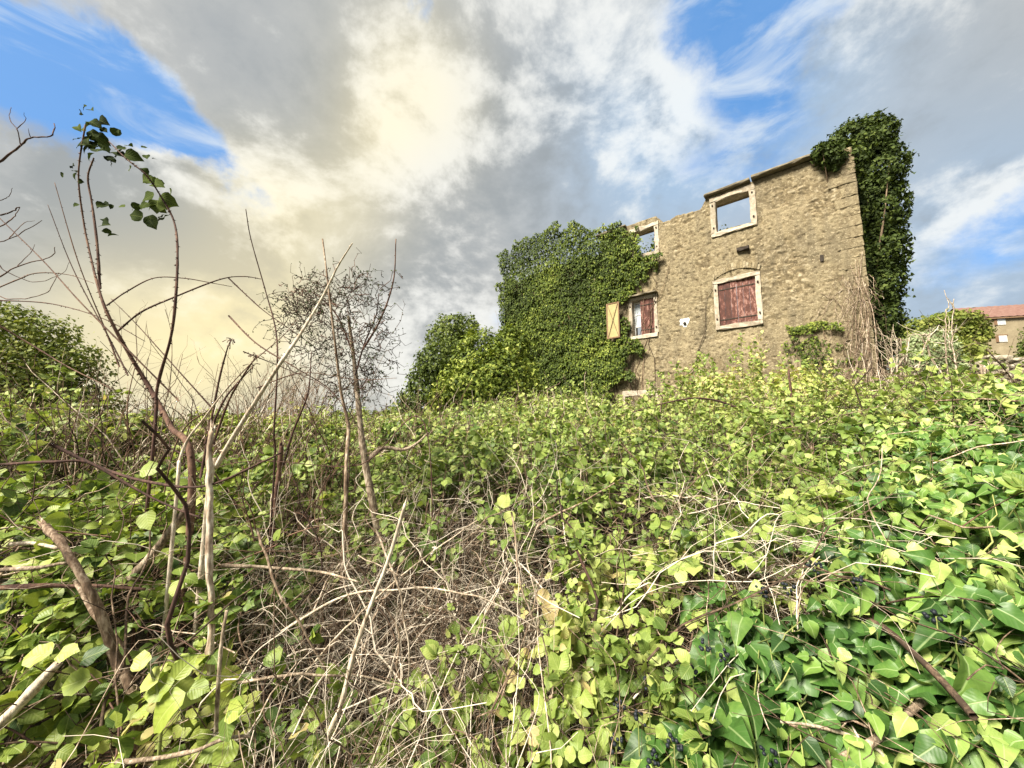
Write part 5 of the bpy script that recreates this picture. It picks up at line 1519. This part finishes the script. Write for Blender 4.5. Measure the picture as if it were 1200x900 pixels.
# --- twiggy sapling, a fine cloud of twigs with tiny leaves
YT = 2.0
ts = plant('twiggy_sapling', 'sapling with a cloud of fine dark twigs and tiny leaves, centre left', 'sapling', (442, 640), YT)
stem_obj('trunk', rooted(PL([(446, 640), (442, 616), (427, 537), (421, 484), (417, 440), (412, 400), (408, 370)], YT, .02)), pw(11, YT), pw(3, YT), M['pale_bark'], ts, n=40, sides=8, knob=.3)
stem_obj('branch', PL([(428, 541), (449, 525), (472, 527), (488, 520), (502, 507)], YT, .02), pw(6, YT), pw(2, YT), M['pale_bark'], ts, n=20, sides=6, knob=.3)
stem_obj('branch', PL([(425, 410), (446, 374), (461, 329), (464, 280)], YT, .02), pw(2.6, YT), pw(1.2, YT), M['red_cane'], ts, n=24, sides=6, thorns=12)
stem_obj('branch', PL([(412, 410), (395, 370), (370, 345), (345, 338)], YT, .02), pw(2.2, YT), pw(1, YT), M['red_cane'], ts, n=20, sides=5)
stem_obj('branch', PL([(416, 440), (428, 400), (440, 372), (444, 345)], YT, .02), pw(2.2, YT), pw(1, YT), M['red_cane'], ts, n=20, sides=5)
N = 420
N = 520
cpx = np.concatenate([np.clip(rng.normal(402, 30, 320), 345, 456), np.clip(rng.normal(362, 18, 110), 330, 400), rng.normal(418, 16, 90)]); cpy = np.concatenate([np.clip(rng.normal(382, 38, 320), 325, 480), np.clip(rng.normal(358, 12, 110), 335, 385), np.clip(rng.normal(430, 22, 90), 390, 475)])
st0 = np.array([P(a, b, YT + random.uniform(-.12, .12)) for a, b in zip(cpx, cpy)])
cen = P(410, 420, YT)
tw = random_canes(st0, norm(st0 - cen) + rng.normal(size=(N, 3)) * .8, rng.uniform(.05, .16, N), K=8, droop=.15, wig=1.2)
link('twigs', stems_mesh('twigs', tw, np.linspace(.0022, .001, 8)[None] * np.ones((N, 1)), M['red_cane'], base_of(ts), 3), ts, 'stuff')
st = Leaves()
for k in range(5):
    p = tw[:, k + 3] + rng.normal(size=(N, 3)) * .0015
    st.add(p, rng.normal(size=(N, 3)) + np.array([0, -.6, .3]), rng.normal(size=(N, 3)), rng.uniform(.007, .014, N), np.clip(rng.normal(.35, .2, N), 0, 1))
foliage(ts, st, 'small', M['dark_leaf'])

# big foreground leaves of a bramble shoot, bottom left
fl = plant('bramble_shoot', 'bramble shoot with big sunlit yellow green leaves at bottom left', 'bramble', (190, 900), 1.05)
stem_obj('cane', rooted(PL([(185, 900), (188, 830), (178, 790), (165, 765)], 1.05, .01)), pw(4, 1.05), pw(2, 1.05), M['green_stem'], fl, n=16, sides=6)
for (px, py, w, a, tn) in ((157, 772, 30, 100, .6), (160, 792, 40, 150, .62), (174, 812, 44, 200, .55), (210, 782, 34, 60, .55), (214, 808, 52, 20, .68), (182, 848, 62, 230, .75), (208, 770, 24, 110, .5), (236, 806, 30, 10, .5), (75, 803, 42, 190, .6), (78, 760, 30, 30, .55), (100, 760, 36, 60, .3), (30, 765, 40, 170, .55)):
    c = P(px, py, 1.02 + random.uniform(-.04, .04)); d = np.array([math.cos(R(a)), -.3, math.sin(R(a))]); L = w / F * 1.05
    place_leaf(fl, c - d * L * .5, np.array([random.uniform(-.5, .5), -.9, random.uniform(.5, 1.1)]), d, L * .68, M['bramble_leaf'], tn)
# two round leaves catching the light near the grey stem
for (px, py, w, a, tn, lab) in ((176, 609, 20, -60, .8, 'x'), (174, 550, 20, 10, .4, 'x'), (590, 587, 16, 60, .95, ''), (597, 606, 14, -80, .6, ''), (672, 620, 20, 60, .7, ''), (726, 640, 18, -70, .7, ''), (640, 730, 20, -80, .6, ''), (655, 718, 18, 100, .55, '')):
    c = P(px, py, 1.45 if px < 300 else 1.8); L = w / F * (1.45 if px < 300 else 1.8); d = np.array([math.cos(R(a)), 0, math.sin(R(a))])
    place_leaf(lb if px < 300 else mb, c - d * L * .5, np.array([0, -1, .5]), d, L * 1.15, M['yellow_leaf'], tn)

# --- bare tree at the left edge
bt = plant('bare_tree', 'bare leafless tree reaching in from the left edge', 'tree', (-260, 520), 4.5)
b0 = P(-260, 520, 4.5)
stem_obj('trunk', rooted([b0, P(-200, 380, 4.5), P(-150, 280, 4.5)]), .07, .03, M['brown_bark'], bt, n=14, sides=8, knob=.3)
for lst, w in (([(-150, 280), (-60, 215), (0, 189), (24, 170), (36, 161), (60, 160), (64, 146)], 5), ([(24, 170), (20, 152), (12, 140), (14, 126)], 2.2), ([(20, 152), (30, 140), (28, 132)], 1.6), ([(36, 161), (32, 150)], 1.5),
               ([(-150, 280), (-50, 250), (0, 252), (24, 243)], 5), ([(-60, 250), (-10, 268), (15, 255), (24, 243)], 3), ([(-150, 290), (-40, 290), (10, 280), (50, 258)], 3), ([(10, 280), (28, 262), (40, 258)], 1.6),
               ([(-150, 290), (-30, 330), (20, 312), (60, 300), (64, 290)], 3), ([(20, 312), (36, 296), (40, 286)], 1.5), ([(-30, 330), (10, 350), (50, 345), (70, 320)], 2.5), ([(-20, 240), (8, 232), (14, 220)], 1.8), ([(-10, 300), (10, 320), (40, 330), (72, 322), (82, 306)], 1.8)):
    stem_obj('branch', PL(lst, 4.5, .06), pw(w * .6, 4.5), pw(w * .22, 4.5), M['red_cane'], bt, n=30, sides=5, knob=.4, wob=.03)
# --- dry weeds at the right foot of the house
for k, (px, lab) in enumerate(((1000, 'dry upright weeds at the right foot of the house wall, nearest the dry vine'), (1022, 'dry upright weeds just right of the house corner'))):
    o = plant('dry_weed', lab, 'weeds', (px, 490), 7.6 - .3 * k)
    n = 16
    s0 = np.repeat(base_of(o)[None], n, 0) + rng.normal(size=(n, 3)) * np.array([.22, .15, 0])
    pth = random_canes(s0, rng.normal(size=(n, 3)) * np.array([.18, .18, 0]) + np.array([0, 0, 1.]), rng.uniform(1.2, 2.1, n), K=10, droop=0, wig=.2)
    rad = np.linspace(.010, .004, 10)[None] * np.ones((n, 1))
    link('stem', stems_mesh('stem', pth, rad, M['twig'], base_of(o), 4, rng.random(n)), o)
    bp, br, _ = branch_twigs(pth, rad, 8, .1, .35)
    link('twigs', stems_mesh('twigs', bp, br, M['twig'], base_of(o), 3), o, 'stuff')
# --- thin bare shrubs on the far skyline
for k, px in enumerate((300, 318, 334, 352, 368, 282)):
    o = plant('bare_shrub', {282: 'leftmost', 300: 'second from left', 318: 'third from left', 334: 'third from right', 352: 'second from right', 368: 'rightmost'}[px] + ' of the thin bare shrubs on the left skyline', 'shrub', (px, 490), 7.5 + .4 * k, 'bare shrubs on the left skyline')
    n = 12
    s0 = np.repeat(base_of(o)[None], n, 0) + rng.normal(size=(n, 3)) * np.array([.12, .12, 0])
    dr = rng.normal(size=(n, 3)) * np.array([.25, .25, 0]) + np.array([0, 0, 1.])
    pth = random_canes(s0, dr, rng.uniform(1.5, 2.3, n), K=10, droop=0, wig=.25)
    link('stem', stems_mesh('stem', pth, np.linspace(.012, .004, 10)[None] * np.ones((n, 1)), M['twig'], base_of(o), 4, np.full(n, .4)), o)
    sub = pth[:, 4:9].reshape(-1, 3); dr2 = rng.normal(size=(len(sub), 3)) * .6 + np.array([0, 0, .8])
    pth2 = random_canes(sub, dr2, rng.uniform(.3, .6, len(sub)), K=6, droop=0, wig=.3)
    link('twigs', stems_mesh('twigs', pth2, np.linspace(.004, .002, 6)[None] * np.ones((len(sub), 1)), M['twig'], base_of(o), 3, np.full(len(sub), .35)), o, 'stuff')

# --- pale dead saplings right of the house
def dead_sapling(label, Y, lists):
    foot = lists[0][0][0]
    o = plant('dead_sapling', label, 'sapling', foot, Y)
    for i, (lst, w) in enumerate(lists):
        pts = PL(lst, Y, .05)
        stem_obj('stem', rooted(pts) if lst[0][1] > 440 else pts, pw(w * .7, Y), pw(w * .2, Y), M['pale_bark'], o, n=24, sides=6, knob=.4, wob=.05)
        c = smooth_path(pts, 14)[None]; bp, br, _ = branch_twigs(c, np.full((1, 14), pw(w * .7, Y)), 7, .15, .5)
        link('twigs', stems_mesh('twigs', bp, br, M['pale_bark'], base_of(o), 3), o, 'stuff')
    return o
dead_sapling('clump of pale dead stems beside the dry vine at the house corner', 7.0, [([(1054, 486), (1051, 440), (1052, 397)], 4.5), ([(1056, 486), (1056, 430), (1056, 396)], 4), ([(1050, 480), (1045, 430), (1046, 392)], 2.5), ([(1052, 450), (1060, 420), (1066, 396)], 2), ([(1048, 455), (1040, 420), (1036, 400)], 2), ([(1050, 430), (1044, 405), (1047, 380)], 1.5)])
dead_sapling('forked pale dead sapling before the silver green bush', 7.0, [([(1071, 470), (1074, 440), (1083, 408), (1092, 388)], 3.6), ([(1084, 408), (1079, 392)], 2), ([(1086, 405), (1091, 418), (1100, 432), (1112, 450)], 3), ([(1072, 442), (1062, 425), (1056, 415)], 2.6), ([(1066, 395), (1064, 415), (1058, 440)], 2), ([(1088, 400), (1090, 386)], 1.5)])
dead_sapling('tall pair of pale dead stems rising above the flat topped tree', 7.2, [([(1112, 455), (1110, 425), (1108, 385), (1109, 365), (1112, 357), (1107, 340)], 2.6), ([(1124, 455), (1122, 440), (1117, 412), (1115, 385), (1117, 365), (1117, 350)], 3.2), ([(1116, 392), (1122, 386), (1128, 381)], 1.8), ([(1114, 410), (1112, 395), (1111, 370)], 2)])
single('dead_branch', 'dark upright dead stalk in front of the house wall', 'stem', PL([(936, 560), (932, 505), (928, 470), (924, 434)], 3.9, .02), pw(4, 3.9), pw(2.4, 3.9), M['red_cane'], n=20, sides=6, knob=.4, split=2)
single('dead_branch', 'pale dead branch leaning in the middle distance left of the ivy bank', 'stem', PL([(1015, 530), (1028, 505), (1042, 478)], 3.4, .02), pw(5, 3.4), pw(3, 3.4), M['twig'], n=16, sides=6, knob=.4)
single('dead_branch', 'pale broken stalk standing in the bramble right of centre', 'stem', PL([(965, 640), (958, 580), (951, 530)], 2.4, .02), pw(7, 2.4), pw(5, 2.4), M['twig'], n=18, sides=7, knob=.5, split=4)

# --- dry vine hanging on the house corner
dv = empty('dry_vine', wallworld(.2, .15, .6), 'mass of dry leafless vine hanging on the right corner of the house', 'vine')
n = 220
sv = rng.normal(.35, .42, n); zv = rng.uniform(1.0, wallpt(1000, 330)[1] + .3, n) 
wd = np.clip(1.25 - zv / 5.2, .25, 1.2)
sv = .3 + (sv - .35) * wd * 1.5
stp = wallworld(np.clip(sv, -.12, 2), rng.uniform(.05, .35, n) * wd, zv)
dr = rng.normal(size=(n, 3)) * .42 + np.array([0, 0, -1.])
pth = random_canes(stp, dr, rng.uniform(.3, .95, n), K=9, droop=.2, wig=.45)
ss = (pth - HB) @ uu
pth = pth + (np.clip(ss, -.28, 9) - ss)[..., None] * uu
dd = (pth - HB) @ oo
pth = pth - (dd - np.clip(dd, .05, 1.2))[..., None] * oo
link('vines', stems_mesh('vines', pth, (rng.uniform(.003, .008, n))[:, None] * np.linspace(1, .5, 9)[None], M['twig'], base_of(dv), 3, rng.uniform(.05, .75, n)), dv, 'stuff')
for k in range(14):
    a = wallworld(random.uniform(-.1, .8), .1, 1.2 + random.random()); b = wallworld(random.uniform(0, .5), .08, wallpt(1000, 360)[1] + random.uniform(-.5, 1.6)); 
    stem_obj('stem', [a, (a + b) / 2 + rng.normal(size=3) * .12 + oo * .1, b], .012, .005, M['twig'], dv, n=14, sides=5, wob=.06)

# --- leafy shoots standing up in front of the wall
for k, (px, top, lab) in enumerate(((808, 412, 'leftmost of the slim leafy shoots against the house wall'), (838, 405, 'slim leafy shoot below the shuttered window, left one'), (875, 385, 'tallest slim leafy shoot below the shuttered window'), (905, 400, 'slim leafy shoot between the shuttered window and the dark stalk'), (966, 412, 'slim leafy shoot under the ivy ledge on the wall'), (780, 425, 'slim leafy shoot above the cellar lintel'))):
    Yv = 6.6 - .1 * k
    o = plant('leafy_shoot', lab, 'shrub', (px, 500), Yv, 'leafy shoots in front of the house wall')
    st = Leaves()
    for j in range(9):
        tip = P(px + random.uniform(-24, 24), top + random.uniform(0, 45), Yv + random.uniform(-.2, .2))
        b = base_of(o) + rng.normal(size=3) * np.array([.1, .1, 0])
        pts = [b, b * .5 + tip * .5 + rng.normal(size=3) * .08, tip]
        stem_obj('stem', pts, .008, .003, M['brown_bark'], o, n=14, sides=5)
        c = smooth_path(pts, 40)[14:]
        for rep in range(3):
            st.add(c + rng.normal(size=c.shape) * .03, rng.normal(size=c.shape) + np.array([0, -.5, .8]), rng.normal(size=c.shape) + np.array([0, 0, .4]), rng.uniform(.05, .085, len(c)), np.clip(rng.normal(.6, .2, len(c)), 0, 1))
    foliage(o, st, 'small', M['yellow_leaf'])
